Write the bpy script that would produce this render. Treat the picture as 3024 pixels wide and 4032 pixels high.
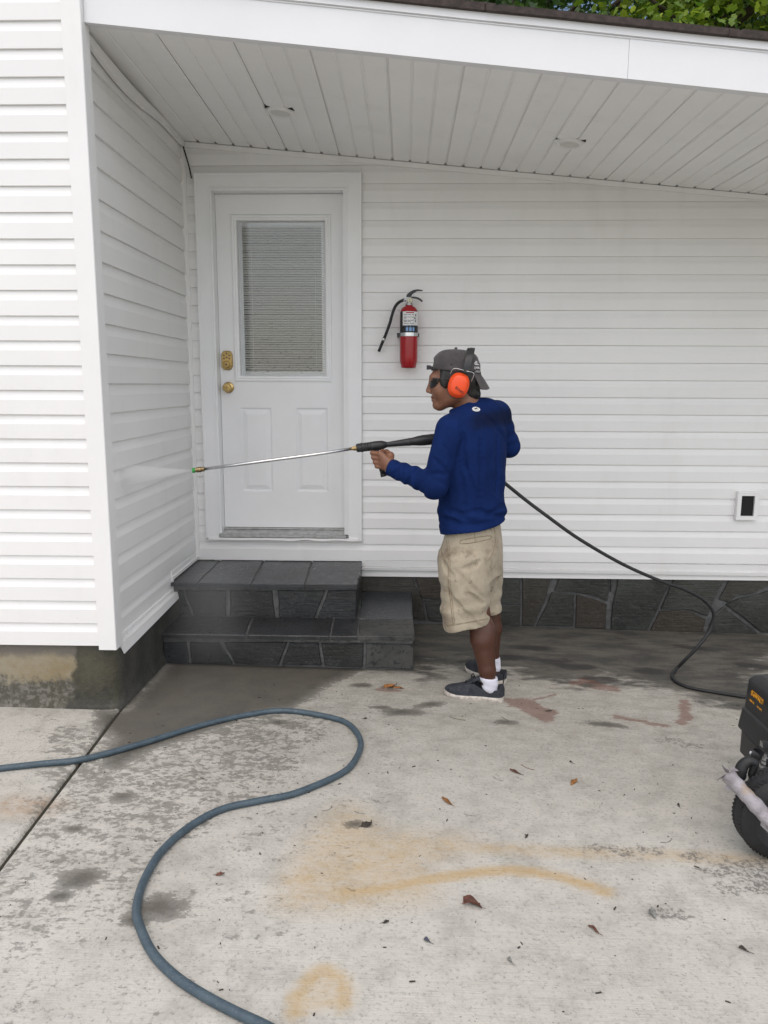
import bpy, math, random
import numpy as np
from mathutils import Vector, Matrix
from mathutils.bvhtree import BVHTree

S = bpy.context.scene
COL = S.collection
for o in list(bpy.data.objects):
    bpy.data.objects.remove(o)
R = math.radians

# ------------------------------------------------------------------ camera, sky, sun, exposure
PIT, YAW, ROL = 0.16492, -0.027, 0.00397
def cam_axes():
    c, s = math.cos(YAW), math.sin(YAW)
    Y = np.array([[c, -s, 0], [s, c, 0], [0, 0, 1]])
    c, s = math.cos(PIT), math.sin(PIT)
    X = np.array([[1, 0, 0], [0, c, -s], [0, s, c]])
    right, fwd, up = X @ Y
    c, s = math.cos(ROL), math.sin(ROL)
    return c*right + s*up, c*up - s*right, -fwd
cd = bpy.data.cameras.new('camera')
cam = bpy.data.objects.new('camera', cd)
COL.objects.link(cam)
r_, u_, b_ = cam_axes()
cam.matrix_world = Matrix(((r_[0], u_[0], b_[0], 0.06845), (r_[1], u_[1], b_[1], -4.65427), (r_[2], u_[2], b_[2], 1.49015), (0, 0, 0, 1)))
cd.sensor_fit = 'AUTO'
cd.sensor_width = 36.0
cd.lens = 2994.25/4032*36
cd.clip_start = 0.05
cd.clip_end = 1000
S.camera = cam

SUN_EL, SUN_ROT = R(60), R(188)
w = bpy.data.worlds.new('World')
S.world = w
w.use_nodes = True
nt = w.node_tree
bg = nt.nodes['Background']
sky = nt.nodes.new('ShaderNodeTexSky')
sky.sky_type = 'NISHITA'
sky.sun_disc = False
sky.sun_elevation = SUN_EL
sky.sun_rotation = SUN_ROT
sky.air_density = 1.0
sky.dust_density = 3.0
sky.ozone_density = 0.6
nt.links.new(sky.outputs[0], bg.inputs[0])
bg.inputs[1].default_value = 0.07
sl = bpy.data.lights.new('sun', 'SUN')
sl.energy = 1.5
sl.angle = R(150)
sl.color = (1.0, 0.972, 0.935)
sun = bpy.data.objects.new('sun', sl)
COL.objects.link(sun)
sd = Vector((math.sin(SUN_ROT)*math.cos(SUN_EL), math.cos(SUN_ROT)*math.cos(SUN_EL), math.sin(SUN_EL)))
sun.rotation_euler = sd.to_track_quat('Z', 'Y').to_euler()
sun.location = (0, -10, 12)
S.view_settings.view_transform = 'Standard'
S.view_settings.look = 'None'
S.view_settings.gamma = 1
S.view_settings.use_curve_mapping = False
S.view_settings.exposure = 0.88
S.cycles.max_bounces = 10
S.cycles.diffuse_bounces = 8
S.cycles.volume_bounces = 4
S.cycles.use_denoising = True

# ------------------------------------------------------------------ object helpers
WLOC = {}
def link(o, parent=None):
    COL.objects.link(o)
    if parent is not None:
        o.parent = parent
    return o
def tag(o, label, cat, group=None, kind=None):
    if label: o['label'] = label
    if cat: o['category'] = cat
    if group: o['group'] = group
    if kind: o['kind'] = kind
    return o
def thing(name, label, cat, loc=(0, 0, 0), group=None, kind=None):
    o = bpy.data.objects.new(name, None)
    o.empty_display_size = 0.1
    link(o)
    o.location = loc
    WLOC[o] = Vector(loc)
    return tag(o, label, cat, group, kind)

class MB:
    """collects vertices and faces in world coordinates; becomes ONE mesh object"""
    def __init__(s):
        s.v = []; s.f = []; s.m = []; s.cur = 0
    def add(s, vs, fs):
        o = len(s.v)
        s.v += [tuple(p) for p in vs]
        s.f += [tuple(i+o for i in f) for f in fs]
        s.m += [s.cur]*len(fs)
        return s
    def box(s, x0, x1, y0, y1, z0, z1):
        return s.add([(x0,y0,z0),(x1,y0,z0),(x1,y1,z0),(x0,y1,z0),(x0,y0,z1),(x1,y0,z1),(x1,y1,z1),(x0,y1,z1)],
                     [(3,2,1,0),(4,5,6,7),(0,1,5,4),(1,2,6,5),(2,3,7,6),(3,0,4,7)])
    def obox(s, M, sx, sy, sz):
        p = [M @ Vector((a*sx/2, b*sy/2, c*sz/2)) for c in (-1,1) for a, b in ((-1,-1),(1,-1),(1,1),(-1,1))]
        return s.add(p, [(3,2,1,0),(4,5,6,7),(0,1,5,4),(1,2,6,5),(2,3,7,6),(3,0,4,7)])
    def prism(s, poly, axis, d0, d1, cham=0.0):
        """poly in the plane normal to axis ('y': x,z; 'z': x,y; 'x': y,z), extruded d0 (front) to d1; chamfered front edge"""
        def P(a, b, d):
            return {'y': (a, d, b), 'z': (a, b, d), 'x': (d, a, b)}[axis]
        n = len(poly)
        ar = sum(poly[i][0]*poly[(i+1) % n][1]-poly[(i+1) % n][0]*poly[i][1] for i in range(n))
        if ar < 0: poly = poly[::-1]
        cx = sum(p[0] for p in poly)/n; cy = sum(p[1] for p in poly)/n
        vs = [P(a, b, d1) for a, b in poly]
        dm = d0 + (d1-d0)*min(1, cham/abs(d1-d0)) if cham else d0
        vs += [P(a, b, dm) for a, b in poly]
        fs = [(i, (i+1) % n, n+(i+1) % n, n+i) for i in range(n)]
        top = n
        if cham:
            q = []
            for a, b in poly:
                L = math.hypot(a-cx, b-cy) or 1
                q.append(P(a-(a-cx)/L*cham, b-(b-cy)/L*cham, d0))
            vs += q
            fs += [(n+i, n+(i+1) % n, 2*n+(i+1) % n, 2*n+i) for i in range(n)]
            top = 2*n
        fs += [tuple(range(top, top+n)), tuple(range(n-1, -1, -1))]
        return s.add(vs, fs)
    def tube(s, pts, r, seg=10, cap=True):
        pts = [Vector(p) for p in pts]
        n = len(pts)
        rs = r if hasattr(r, '__len__') else [r]*n
        T = [(pts[min(i+1, n-1)]-pts[max(i-1, 0)]).normalized() for i in range(n)]
        up = Vector((0, 0, 1)) if abs(T[0].z) < .9 else Vector((1, 0, 0))
        N = (up - T[0]*up.dot(T[0])).normalized()
        vs = []
        for i in range(n):
            N = (N - T[i]*N.dot(T[i])).normalized()
            B = T[i].cross(N)
            for k in range(seg):
                a = 2*math.pi*k/seg
                vs.append(pts[i] + (N*math.cos(a) + B*math.sin(a))*rs[i])
        fs = [(i*seg+k, i*seg+(k+1) % seg, (i+1)*seg+(k+1) % seg, (i+1)*seg+k) for i in range(n-1) for k in range(seg)]
        if cap:
            fs += [tuple(range(seg-1, -1, -1)), tuple((n-1)*seg+k for k in range(seg))]
        return s.add(vs, fs)
    def lathe(s, prof, M=None, seg=24, cap=True):
        """prof: (radius, height) pairs revolved about local z, then placed by M"""
        M = M or Matrix()
        vs = [M @ Vector((r*math.cos(2*math.pi*k/seg), r*math.sin(2*math.pi*k/seg), h)) for r, h in prof for k in range(seg)]
        n = len(prof)
        fs = [(i*seg+k, i*seg+(k+1) % seg, (i+1)*seg+(k+1) % seg, (i+1)*seg+k) for i in range(n-1) for k in range(seg)]
        if cap:
            fs += [tuple(range(seg-1, -1, -1)), tuple((n-1)*seg+k for k in range(seg))]
        return s.add(vs, fs)
    def grid(s, P):
        """P[i][j] points"""
        a, b = len(P), len(P[0])
        return s.add([p for r in P for p in r], [(i*b+j, (i+1)*b+j, (i+1)*b+j+1, i*b+j+1) for i in range(a-1) for j in range(b-1)])
    def ribbon(s, P, t, nrm=None):
        """thick sheet: points grid P, thickness t along vertex normals"""
        a, b = len(P), len(P[0])
        A = np.array([[tuple(q) for q in r] for r in P], float)
        du = np.gradient(A, axis=0); dv = np.gradient(A, axis=1)
        N = np.cross(du, dv); N /= np.linalg.norm(N, axis=2, keepdims=True)+1e-12
        T, B = (A+N*t/2).reshape(-1, 3), (A-N*t/2).reshape(-1, 3)
        m = a*b
        fs = []
        for i in range(a-1):
            for j in range(b-1):
                q = (i*b+j, (i+1)*b+j, (i+1)*b+j+1, i*b+j+1)
                fs.append(q); fs.append(tuple(m+k for k in q[::-1]))
        edge = [(i, 0) for i in range(a)] + [(a-1, j) for j in range(1, b)] + [(i, b-1) for i in range(a-2, -1, -1)] + [(0, j) for j in range(b-2, 0, -1)]
        e = [i*b+j for i, j in edge]
        for k in range(len(e)):
            p, q = e[k], e[(k+1) % len(e)]
            fs.append((q, p, m+p, m+q))
        return s.add(list(T)+list(B), fs)

def obj(name, mb, mat, parent=None, smooth=False, angle=None):
    L = WLOC.get(parent, Vector((0, 0, 0)))
    me = bpy.data.meshes.new(name)
    me.from_pydata([(p[0]-L.x, p[1]-L.y, p[2]-L.z) for p in mb.v], [], mb.f)
    for m in (mat if isinstance(mat, (list, tuple)) else [mat]):
        me.materials.append(m)
    if max(mb.m, default=0) > 0:
        me.polygons.foreach_set('material_index', mb.m)
    if smooth:
        me.polygons.foreach_set('use_smooth', [True]*len(me.polygons))
        if angle:
            me.set_sharp_from_angle(angle=R(angle))
    me.update()
    o = bpy.data.objects.new(name, me)
    link(o, parent)
    WLOC[o] = L
    return o
def nobj(name, V, F, mat, parent=None, smooth=True, attrs=None):
    """numpy arrays -> object"""
    L = WLOC.get(parent, Vector((0, 0, 0)))
    V = np.asarray(V, np.float64) - np.array(L)
    me = bpy.data.meshes.new(name)
    F = np.asarray(F, np.int32)
    k = F.shape[1]
    me.vertices.add(len(V)); me.vertices.foreach_set('co', V.astype(np.float32).ravel())
    me.loops.add(F.size); me.loops.foreach_set('vertex_index', F.ravel())
    me.polygons.add(len(F)); me.polygons.foreach_set('loop_start', np.arange(0, F.size, k, dtype=np.int32))
    me.polygons.foreach_set('use_smooth', np.full(len(F), smooth))
    me.update(calc_edges=True)
    me.validate()
    for m in (mat if isinstance(mat, (list, tuple)) else [mat]):
        me.materials.append(m)
    for n, a in (attrs or {}).items():
        me.attributes.new(n, 'FLOAT', 'POINT').data.foreach_set('value', np.asarray(a, np.float32))
    o = bpy.data.objects.new(name, me)
    link(o, parent)
    WLOC[o] = L
    return o
def text(name, s, size, M, mat, parent, ext=0.0006, align='CENTER'):
    cu = bpy.data.curves.new(name, 'FONT')
    cu.body = s; cu.size = size; cu.extrude = ext
    cu.align_x = align; cu.align_y = 'CENTER'
    cu.resolution_u = 3
    t = bpy.data.objects.new(name, cu)
    COL.objects.link(t)
    dg = bpy.context.evaluated_depsgraph_get()
    me = bpy.data.meshes.new_from_object(t.evaluated_get(dg))
    bpy.data.objects.remove(t)
    L = WLOC.get(parent, Vector((0, 0, 0)))
    me.transform(Matrix.Translation(-L) @ M)
    me.materials.clear(); me.materials.append(mat)
    me.name = name
    o = bpy.data.objects.new(name, me)
    link(o, parent)
    WLOC[o] = L
    return o
def frame(o, x, y, z):
    x, y, z = Vector(x), Vector(y), Vector(z)
    return Matrix(((x.x, y.x, z.x, o[0]), (x.y, y.y, z.y, o[1]), (x.z, y.z, z.z, o[2]), (0, 0, 0, 1)))
def along(a, b):
    """matrix whose z axis runs from a to b, origin a"""
    z = (Vector(b)-Vector(a)).normalized()
    x = Vector((0, 0, 1)).cross(z) if abs(z.z) < .95 else Vector((0, 1, 0)).cross(z)
    x.normalize()
    return frame(a, x, z.cross(x), z)
def curve(pts, n=8):
    """Catmull-Rom through pts"""
    P = [np.array(p, float) for p in pts]
    P = [2*P[0]-P[1]] + P + [2*P[-1]-P[-2]]
    out = []
    for i in range(1, len(P)-2):
        for k in range(n):
            t = k/n
            out.append(0.5*((2*P[i]) + (P[i+1]-P[i-1])*t + (2*P[i-1]-5*P[i]+4*P[i+1]-P[i+2])*t*t + (3*P[i]-P[i-1]-3*P[i+1]+P[i+2])*t**3))
    out.append(P[-2])
    return out

# ------------------------------------------------------------------ materials
class N:
    def __init__(s, name):
        s.mat = bpy.data.materials.new(name); s.mat.use_nodes = True
        s.t = s.mat.node_tree
        s.b = s.t.nodes['Principled BSDF']
        s.pos = s.t.nodes.new('ShaderNodeNewGeometry').outputs['Position']
    def _in(s, sock, v):
        if hasattr(v, 'default_value') or hasattr(v, 'is_linked'):
            s.t.links.new(v, sock)
        else:
            if isinstance(v, (tuple, list)) and len(v) == 3 and sock.type == 'RGBA': v = (*v, 1)
            sock.default_value = v
    def set(s, **k):
        for n, v in k.items():
            s._in(s.b.inputs[n.replace('_', ' ')], v)
        return s
    def m(s, op, a, b=0.0, c=0.0, clamp=False):
        n = s.t.nodes.new('ShaderNodeMath'); n.operation = op; n.use_clamp = clamp
        for i, v in enumerate((a, b, c)): s._in(n.inputs[i], v)
        return n.outputs[0]
    def mix(s, f, a, b, mode='MIX'):
        n = s.t.nodes.new('ShaderNodeMix'); n.data_type = 'RGBA'; n.blend_type = mode
        s._in(n.inputs[0], f); s._in(n.inputs[6], a); s._in(n.inputs[7], b)
        return n.outputs[2]
    def scale(s, v, sc, loc=(0, 0, 0), rot=(0, 0, 0)):
        n = s.t.nodes.new('ShaderNodeMapping')
        s._in(n.inputs[0], v); n.inputs[1].default_value = loc; n.inputs[2].default_value = rot
        n.inputs[3].default_value = sc if hasattr(sc, '__len__') else (sc,)*3
        return n.outputs[0]
    def noise(s, scale=5, detail=4, rough=.5, vec=None, dist=0.0):
        n = s.t.nodes.new('ShaderNodeTexNoise')
        s._in(n.inputs['Vector'], s.pos if vec is None else vec)
        n.inputs['Scale'].default_value = scale; n.inputs['Detail'].default_value = detail
        n.inputs['Roughness'].default_value = rough; n.inputs['Distortion'].default_value = dist
        return n.outputs['Fac']
    def voro(s, scale=5, vec=None, feature='F1'):
        n = s.t.nodes.new('ShaderNodeTexVoronoi'); n.feature = feature
        s._in(n.inputs['Vector'], s.pos if vec is None else vec)
        n.inputs['Scale'].default_value = scale
        return n.outputs['Distance']
    def step(s, v, lo, hi, a=0.0, b=1.0):
        n = s.t.nodes.new('ShaderNodeMapRange'); n.interpolation_type = 'SMOOTHSTEP'
        s._in(n.inputs[0], v); n.inputs[1].default_value = lo; n.inputs[2].default_value = hi
        n.inputs[3].default_value = a; n.inputs[4].default_value = b
        return n.outputs[0]
    def attr(s, name):
        n = s.t.nodes.new('ShaderNodeAttribute'); n.attribute_name = name
        return n.outputs['Fac']
    def xyz(s, v=None):
        n = s.t.nodes.new('ShaderNodeSeparateXYZ'); s._in(n.inputs[0], s.pos if v is None else v)
        return n.outputs
    def bump(s, h, strength=.3, dist=.01):
        n = s.t.nodes.new('ShaderNodeBump'); s._in(n.inputs['Height'], h)
        n.inputs['Strength'].default_value = strength; n.inputs['Distance'].default_value = dist
        s.t.links.new(n.outputs[0], s.b.inputs['Normal'])
        return s
def mul(c, f): return tuple(min(1, x*f) for x in c)
def simple(name, col, rough=.5, metal=0.0, var=.12, vs=12, bump=0.0, bs=60, spec=.5, stretch=None, bd=.004):
    n = N(name)
    vec = n.scale(n.pos, stretch) if stretch else None
    f = n.noise(vs, 5, .6, vec)
    n.set(Base_Color=n.mix(n.step(f, .3, .7), mul(col, 1-var), mul(col, 1+var)), Roughness=n.m('ADD', rough-.06, n.m('MULTIPLY', f, .12)), Metallic=metal)
    n.b.inputs['Specular IOR Level'].default_value = spec
    if bump:
        n.bump(n.noise(bs, 4, .6, vec), bump, bd)
    return n.mat

# white vinyl: faint wood-grain emboss, a few grubby streaks and specks
def vinyl(name, col, dirt=.05):
    n = N(name)
    grain = n.noise(1, 5, .6, n.scale(n.pos, (7, 7, 260)))
    blot = n.noise(1.6, 5, .6)
    dark_tone = n.step(n.noise(1, 6, .65, n.scale(n.pos, (5, 5, 1.4))), .52, .78)
    sp = n.step(n.voro(11), .0, .045, 1.0, 0.0)
    pick = n.step(n.noise(2.3, 2), .6, .66)
    c = n.mix(n.step(blot, .35, .65), mul(col, .965), mul(col, 1.0))
    c = n.mix(n.m('MULTIPLY', dark_tone, dirt*3.2), c, (.50, .49, .42))
    c = n.mix(n.m('MULTIPLY', n.m('MULTIPLY', sp, pick), .55), c, (.16, .15, .13))
    n.set(Base_Color=c, Roughness=.42)
    n.bump(grain, .12, .002)
    return n.mat
M_VINYL = vinyl('white_vinyl', (.815, .81, .80))
M_TRIM = vinyl('white_trim', (.82, .815, .805), .06)
M_SOFFIT = vinyl('white_soffit', (.86, .86, .845), .05)
M_FASCIA = simple('white_aluminium', (.74, .745, .76), .38, 0, .02, 3, .05, 25)
M_DOOR = simple('white_door_paint', (.81, .815, .82), .36, 0, .02, 4, .04, 40)
M_DARKGAP = simple('dark_gap', (.012, .012, .012), .9)
M_BRASS = simple('polished_brass', (.50, .36, .15), .30, 1, .12, 40)
M_BRASSD = simple('aged_brass', (.30, .225, .12), .42, 1, .25, 60)
M_STEEL = simple('bright_steel', (.62, .63, .64), .26, 1, .10, 30, .05, 120)
M_GALV = simple('dull_steel', (.40, .41, .42), .42, 1, .15, 30)
M_ALU = simple('sill_aluminium', (.42, .42, .415), .5, .2, .2, 30, .15, 60)
M_BLACKPL = simple('black_plastic', (.018, .019, .021), .45, 0, .25, 25, .08, 90)
M_BLACKRB = simple('black_rubber', (.014, .015, .016), .58, 0, .3, 20, .10, 80)
M_RED = simple('red_enamel', (.34, .008, .014), .24, 0, .06, 5)
M_WHITEP = simple('white_print', (.74, .74, .74), .45, 0, .03)
M_BLACKP = simple('black_print', (.012, .012, .013), .45, 0, .05)
M_REDP = simple('red_print', (.36, .02, .025), .45, 0, .05)
M_BLUEP = simple('blue_print', (.20, .36, .62), .45, 0, .05)
M_YELP = simple('yellow_print', (.80, .36, .015), .45, 0, .05)
M_CREAM = simple('gauge_face', (.58, .58, .44), .3, 0, .05)
M_GREEN = simple('green_plastic', (.03, .30, .06), .4, 0, .05)
M_ORANGE = simple('orange_plastic', (.80, .075, .012), .36, 0, .05, 8)
M_LENS = simple('smoked_lens', (.006, .006, .007), .12, 0, .0)
M_TYRE = simple('tyre_rubber', (.016, .016, .017), .75, 0, .35, 14, .3, 60)
M_BULB = simple('frosted_lens', (.62, .62, .58), .4, 0, .03)
M_ROOFEDGE = simple('brown_shingle', (.050, .038, .034), .9, 0, .35, 40, .5, 160)

n = N('window_glass')
n.set(Base_Color=(.9, .93, .95), Roughness=.02, IOR=1.45, Transmission_Weight=1.0)
M_GLASS = n.mat
def glass_thin():
    m = bpy.data.materials.new('door_glass'); m.use_nodes = True
    t = m.node_tree
    t.nodes.remove(t.nodes['Principled BSDF'])
    tr = t.nodes.new('ShaderNodeBsdfTransparent'); tr.inputs[0].default_value = (.97, .98, .98, 1)
    gl = t.nodes.new('ShaderNodeBsdfGlossy'); gl.inputs['Roughness'].default_value = .03
    fr = t.nodes.new('ShaderNodeFresnel'); fr.inputs[0].default_value = 1.5
    mx = t.nodes.new('ShaderNodeMixShader')
    t.links.new(fr.outputs[0], mx.inputs[0]); t.links.new(tr.outputs[0], mx.inputs[1]); t.links.new(gl.outputs[0], mx.inputs[2])
    t.links.new(mx.outputs[0], t.nodes['Material Output'].inputs[0])
    return m
M_PANE = glass_thin()
def blind():
    n = N('blind_slat')
    dust = n.step(n.noise(1, 5, .6, n.scale(n.pos, (38, 38, 80))), .56, .66)
    low = n.step(n.xyz()[2], 1.60, 2.0, .9, .12)
    c = n.mix(n.m('MULTIPLY', dust, low), (.72, .71, .67), (.26, .24, .20))
    n.set(Base_Color=c, Roughness=.5)
    return n.mat
M_SLAT = blind()

def slate(name, col, tint):
    n = N(name)
    a = n.noise(4.5, 7, .62); b = n.noise(34, 6, .65); lay = n.noise(1, 6, .6, n.scale(n.pos, (6, 9, 70)))
    oi = n.t.nodes.new('ShaderNodeObjectInfo').outputs['Random']
    c = n.mix(n.step(a, .35, .65), mul(col, .72), mul(col, 1.3))
    c = n.mix(n.m('MULTIPLY', n.step(oi, .35, 1.0), .7), c, tint)
    c = n.mix(n.m('MULTIPLY', n.step(b, .56, .72), .22), c, (.13, .13, .125))
    n.set(Base_Color=c, Roughness=n.m('ADD', .12, n.m('MULTIPLY', b, .42)))
    n.bump(n.m('ADD', n.m('MULTIPLY', lay, .7), b), .55, .006)
    return n.mat
M_SLATE = slate('wet_slate', (.024, .026, .028), (.028, .027, .022))
M_SLATET = slate('wet_slate_tread', (.036, .040, .046), (.032, .037, .041))
M_SLATEW = slate('field_slate', (.034, .037, .033), (.046, .034, .025))
def stain_slate():
    n = N('lichen_slate')
    a = n.noise(30, 6, .7)
    c = n.mix(n.step(n.noise(5, 6), .35, .65), (.034, .036, .035), (.066, .066, .062))
    c = n.mix(n.step(a, .52, .60), c, (.016, .017, .017))
    n.set(Base_Color=c, Roughness=.6)
    n.bump(a, .6, .006)
    return n.mat
M_SLATEL = stain_slate()
M_MORTAR = simple('mortar', (.105, .105, .10), .85, 0, .3, 22, .5, 90)
M_MORTARD = simple('wet_mortar', (.082, .084, .084), .6, 0, .3, 22, .5, 90)

def cloth(name, col, weave=900, rough=.85, var=.10, folds=.35, sheen=.15):
    n = N(name)
    f = n.noise(7, 5, .6); wv = n.noise(weave, 2, .5)
    fo = n.noise(1, 4, .55, n.scale(n.pos, (13, 13, 5)), .6)
    n.set(Base_Color=n.mix(n.step(f, .3, .7), mul(col, 1-var), mul(col, 1+var)), Roughness=rough, Sheen_Weight=sheen)
    n.bump(n.m('ADD', fo, n.m('MULTIPLY', wv, .05)), folds, .02)
    return n
def shirt():
    n = cloth('blue_jersey', (.0050, .0175, .084), 900, .9, .14, .55, .0)
    # sweat-darkened band across the shoulder blades
    x, y, z = n.xyz()
    base = n.b.inputs['Base Color'].links[0].from_socket
    nz = n.noise(9, 5, .6)
    d = n.m('ABSOLUTE', n.m('SUBTRACT', z, n.m('ADD', 1.335, n.m('MULTIPLY', n.m('SUBTRACT', x, .42), .12))))
    band = n.m('MULTIPLY', n.step(n.m('ADD', d, n.m('MULTIPLY', nz, .06)), .045, .085, 1.0, 0.0), n.step(x, .33, .40))
    n.set(Base_Color=n.mix(n.m('MULTIPLY', band, .62), base, (.004, .006, .014)))
    n.b.inputs['Specular IOR Level'].default_value = .12
    return n.mat
M_SHIRT = shirt()
def shorts():
    n = cloth('khaki_twill', (.365, .315, .235), 1100, .85, .12, .75, .1)
    base = n.b.inputs['Base Color'].links[0].from_socket
    x, y, z = n.xyz()
    d1 = n.step(n.noise(8, 6, .70), .44, .66)
    front = n.step(x, .25, .33, 1.0, .25)
    seat = n.step(n.m('ABSOLUTE', n.m('SUBTRACT', z, .70)), .02, .13, 1.0, .15)
    d2 = n.step(n.noise(26, 5, .7), .60, .70)
    c = n.mix(n.m('MULTIPLY', n.m('MULTIPLY', d1, n.m('MAXIMUM', front, seat)), .75), base, (.15, .105, .065))
    c = n.mix(n.m('MULTIPLY', d2, .5), c, (.085, .06, .04))
    n.set(Base_Color=c)
    return n.mat
M_SHORTS = shorts()
M_SEAM = simple('khaki_stitching', (.22, .175, .115), .9, 0, .3, 60)
def skin():
    n = N('brown_skin')
    f = n.noise(26, 5, .6); g = n.noise(260, 3, .5)
    z = n.xyz()[2]
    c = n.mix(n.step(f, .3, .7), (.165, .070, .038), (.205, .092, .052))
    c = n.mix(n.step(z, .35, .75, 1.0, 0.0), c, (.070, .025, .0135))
    n.set(Base_Color=c, Roughness=.46, Subsurface_Weight=.06)
    n.b.inputs['Subsurface Radius'].default_value = (.012, .004, .002)
    n.bump(g, .10, .001)
    return n.mat
M_SKIN = skin()
def hairm():
    n = N('black_hair')
    g = n.noise(1, 4, .6, n.scale(n.pos, (160, 160, 22)))
    n.set(Base_Color=n.mix(g, (.004, .004, .004), (.016, .014, .013)), Roughness=.42)
    n.bump(g, .8, .004)
    return n.mat
M_HAIR = hairm()
M_CAP = cloth('faded_cap_cotton', (.056, .050, .051), 700, .9, .35, .30, .12).mat
M_CAPD = cloth('dark_cap_cotton', (.030, .028, .032), 700, .9, .25, .30, .12).mat
M_SOCK = cloth('white_sock', (.66, .66, .74), 500, .9, .08, .5, .2).mat
def leather():
    n = N('dusty_black_suede')
    f = n.noise(30, 6, .65); sp = n.step(n.noise(95, 4, .6), .62, .70)
    c = n.mix(n.step(f, .3, .7), (.014, .016, .022), (.036, .040, .050))
    c = n.mix(n.m('MULTIPLY', sp, .30), c, (.15, .15, .14))
    n.set(Base_Color=c, Roughness=.75)
    n.bump(f, .3, .004)
    return n.mat
M_SHOE = leather()
M_SOLE = simple('grubby_white_rubber', (.50, .46, .41), .7, 0, .30, 45, .2, 120)
def ducttape():
    n = N('wrinkled_grey_tape')
    f = n.noise(20, 6, .6); g = n.noise(1, 6, .65, n.scale(n.pos, (90, 90, 160)))
    c = n.mix(n.step(f, .35, .65), (.22, .20, .21), (.36, .34, .36))
    c = n.mix(n.m('MULTIPLY', n.step(n.noise(9, 4), .58, .68), .5), c, (.34, .24, .14))
    n.set(Base_Color=c, Roughness=.5, Metallic=.15)
    n.bump(g, .6, .006)
    return n.mat
M_TAPE = ducttape()
def hosem():
    n = N('blue_grey_hose')
    f = n.noise(25, 5, .6); sp = n.step(n.noise(220, 3, .6), .58, .68)
    c = n.mix(n.step(f, .3, .7), (.040, .065, .085), (.060, .092, .115))
    c = n.mix(n.m('MULTIPLY', sp, .35), c, (.22, .23, .23))
    n.set(Base_Color=c, Roughness=.48)
    n.bump(n.noise(300, 2), .12, .002)
    return n.mat
M_HOSE = hosem()

# ------------------------------------------------------------------ ground: two concrete slabs with a sawn joint
def gz(x, y):
    return -0.0084 - 0.0173*np.clip(x, -4, 4) - 0.023*np.clip(y, -5, .2)
def xj(y):
    return -1.197 - 0.0656*(y+1.57)
def sm(t):
    t = np.clip(t, 0, 1); return t*t*(3-2*t)
def sdpoly(x, y, P):
    P = np.array(P); n = len(P)
    d = np.full(x.shape, 1e9); ins = np.zeros(x.shape, bool)
    for i in range(n):
        a, b = P[i], P[(i+1) % n]
        e = b-a
        t = np.clip(((x-a[0])*e[0]+(y-a[1])*e[1])/(e@e), 0, 1)
        d = np.minimum(d, np.hypot(x-a[0]-t*e[0], y-a[1]-t*e[1]))
        c = ((a[1] > y) != (b[1] > y))
        with np.errstate(divide='ignore', invalid='ignore'):
            ins ^= c & (x < (b[0]-a[0])*(y-a[1])/(b[1]-a[1]+1e-12)+a[0])
    return np.where(ins, d, -d)
def sdline(x, y, P):
    d = np.full(x.shape, 1e9)
    for a, b in zip(P[:-1], P[1:]):
        a, b = np.array(a), np.array(b); e = b-a
        t = np.clip(((x-a[0])*e[0]+(y-a[1])*e[1])/(e@e), 0, 1)
        d = np.minimum(d, np.hypot(x-a[0]-t*e[0], y-a[1]-t*e[1]))
    return d
def blob(x, y, c, rx, ry, rot=0):
    cs, sn = math.cos(rot), math.sin(rot)
    u = ((x-c[0])*cs+(y-c[1])*sn)/rx; v = (-(x-c[0])*sn+(y-c[1])*cs)/ry
    return np.clip(1-np.sqrt(u*u+v*v)*.5, 0, 1)        # 0.5 on the ellipse
WETPOLY = [(-1.326,-1.463),(-1.203,-1.442),(-1.193,-0.60),(-0.687,-0.60),(-0.258,-0.62),(-0.10,-0.80),(-0.316,-1.144),(-0.418,-1.380),(-0.571,-1.470),(-0.779,-1.701),(-0.921,-1.860),(-0.992,-2.018),(-1.102,-2.008),(-1.132,-1.771),(-1.280,-1.623)]
SPATTER = [(-1.384,-1.701),(-0.955,-1.758),(-0.494,-1.438),(-0.276,-1.522),(-0.395,-2.031),(-0.593,-2.272),(-0.702,-2.523),(-0.725,-2.767),(-0.819,-2.849),(-0.901,-2.958),(-1.094,-2.685),(-1.131,-2.448),(-1.160,-2.152)]
SPLASHES = [(0.069,-1.384),(0.199,-1.287),(-0.038,-1.339),(0.983,-1.454),(-0.000,-1.087),(0.522,-1.460),(-0.599,-2.776),(-0.865,-2.667),(-0.915,-2.201),(-0.890,-2.747),(-0.647,-2.839),(-0.477,-1.538),(1.006,-0.971),(-0.090,-2.326),(-0.139,-1.067),(-0.996,-2.412)]
DAMP_SHADE = [(0.117,-0.812),(0.209,-0.974),(0.291,-0.760),(0.607,-0.804),(0.840,-0.985),(1.167,-0.892),(1.463,-1.057),(1.577,-1.221),(1.760,-1.287),(2.656,0.361),(0.125,0.102)]
RED1 = [(0.567,-1.201),(0.667,-1.193),(0.705,-1.290),(0.756,-1.329),(0.714,-1.421),(0.646,-1.322)]
RED2 = [(1.425,-1.149),(1.363,-1.344),(1.319,-1.399)]
RED3 = [(1.040,-1.359),(1.241,-1.445)]
RED4 = [(-0.045,-1.121),(0.046,-1.126)]
RED5 = [(0.997,-0.907),(1.131,-1.023),(0.942,-0.944)]
RED6 = [(0.568,-1.274),(0.815,-1.110)]
YEL1 = [(-0.226,-2.728),(-0.152,-2.693),(-0.020,-2.675),(0.087,-2.637),(0.183,-2.600),(0.310,-2.566),(0.395,-2.551),(0.478,-2.555),(0.544,-2.574),(0.594,-2.596),(0.666,-2.635)]
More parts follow.
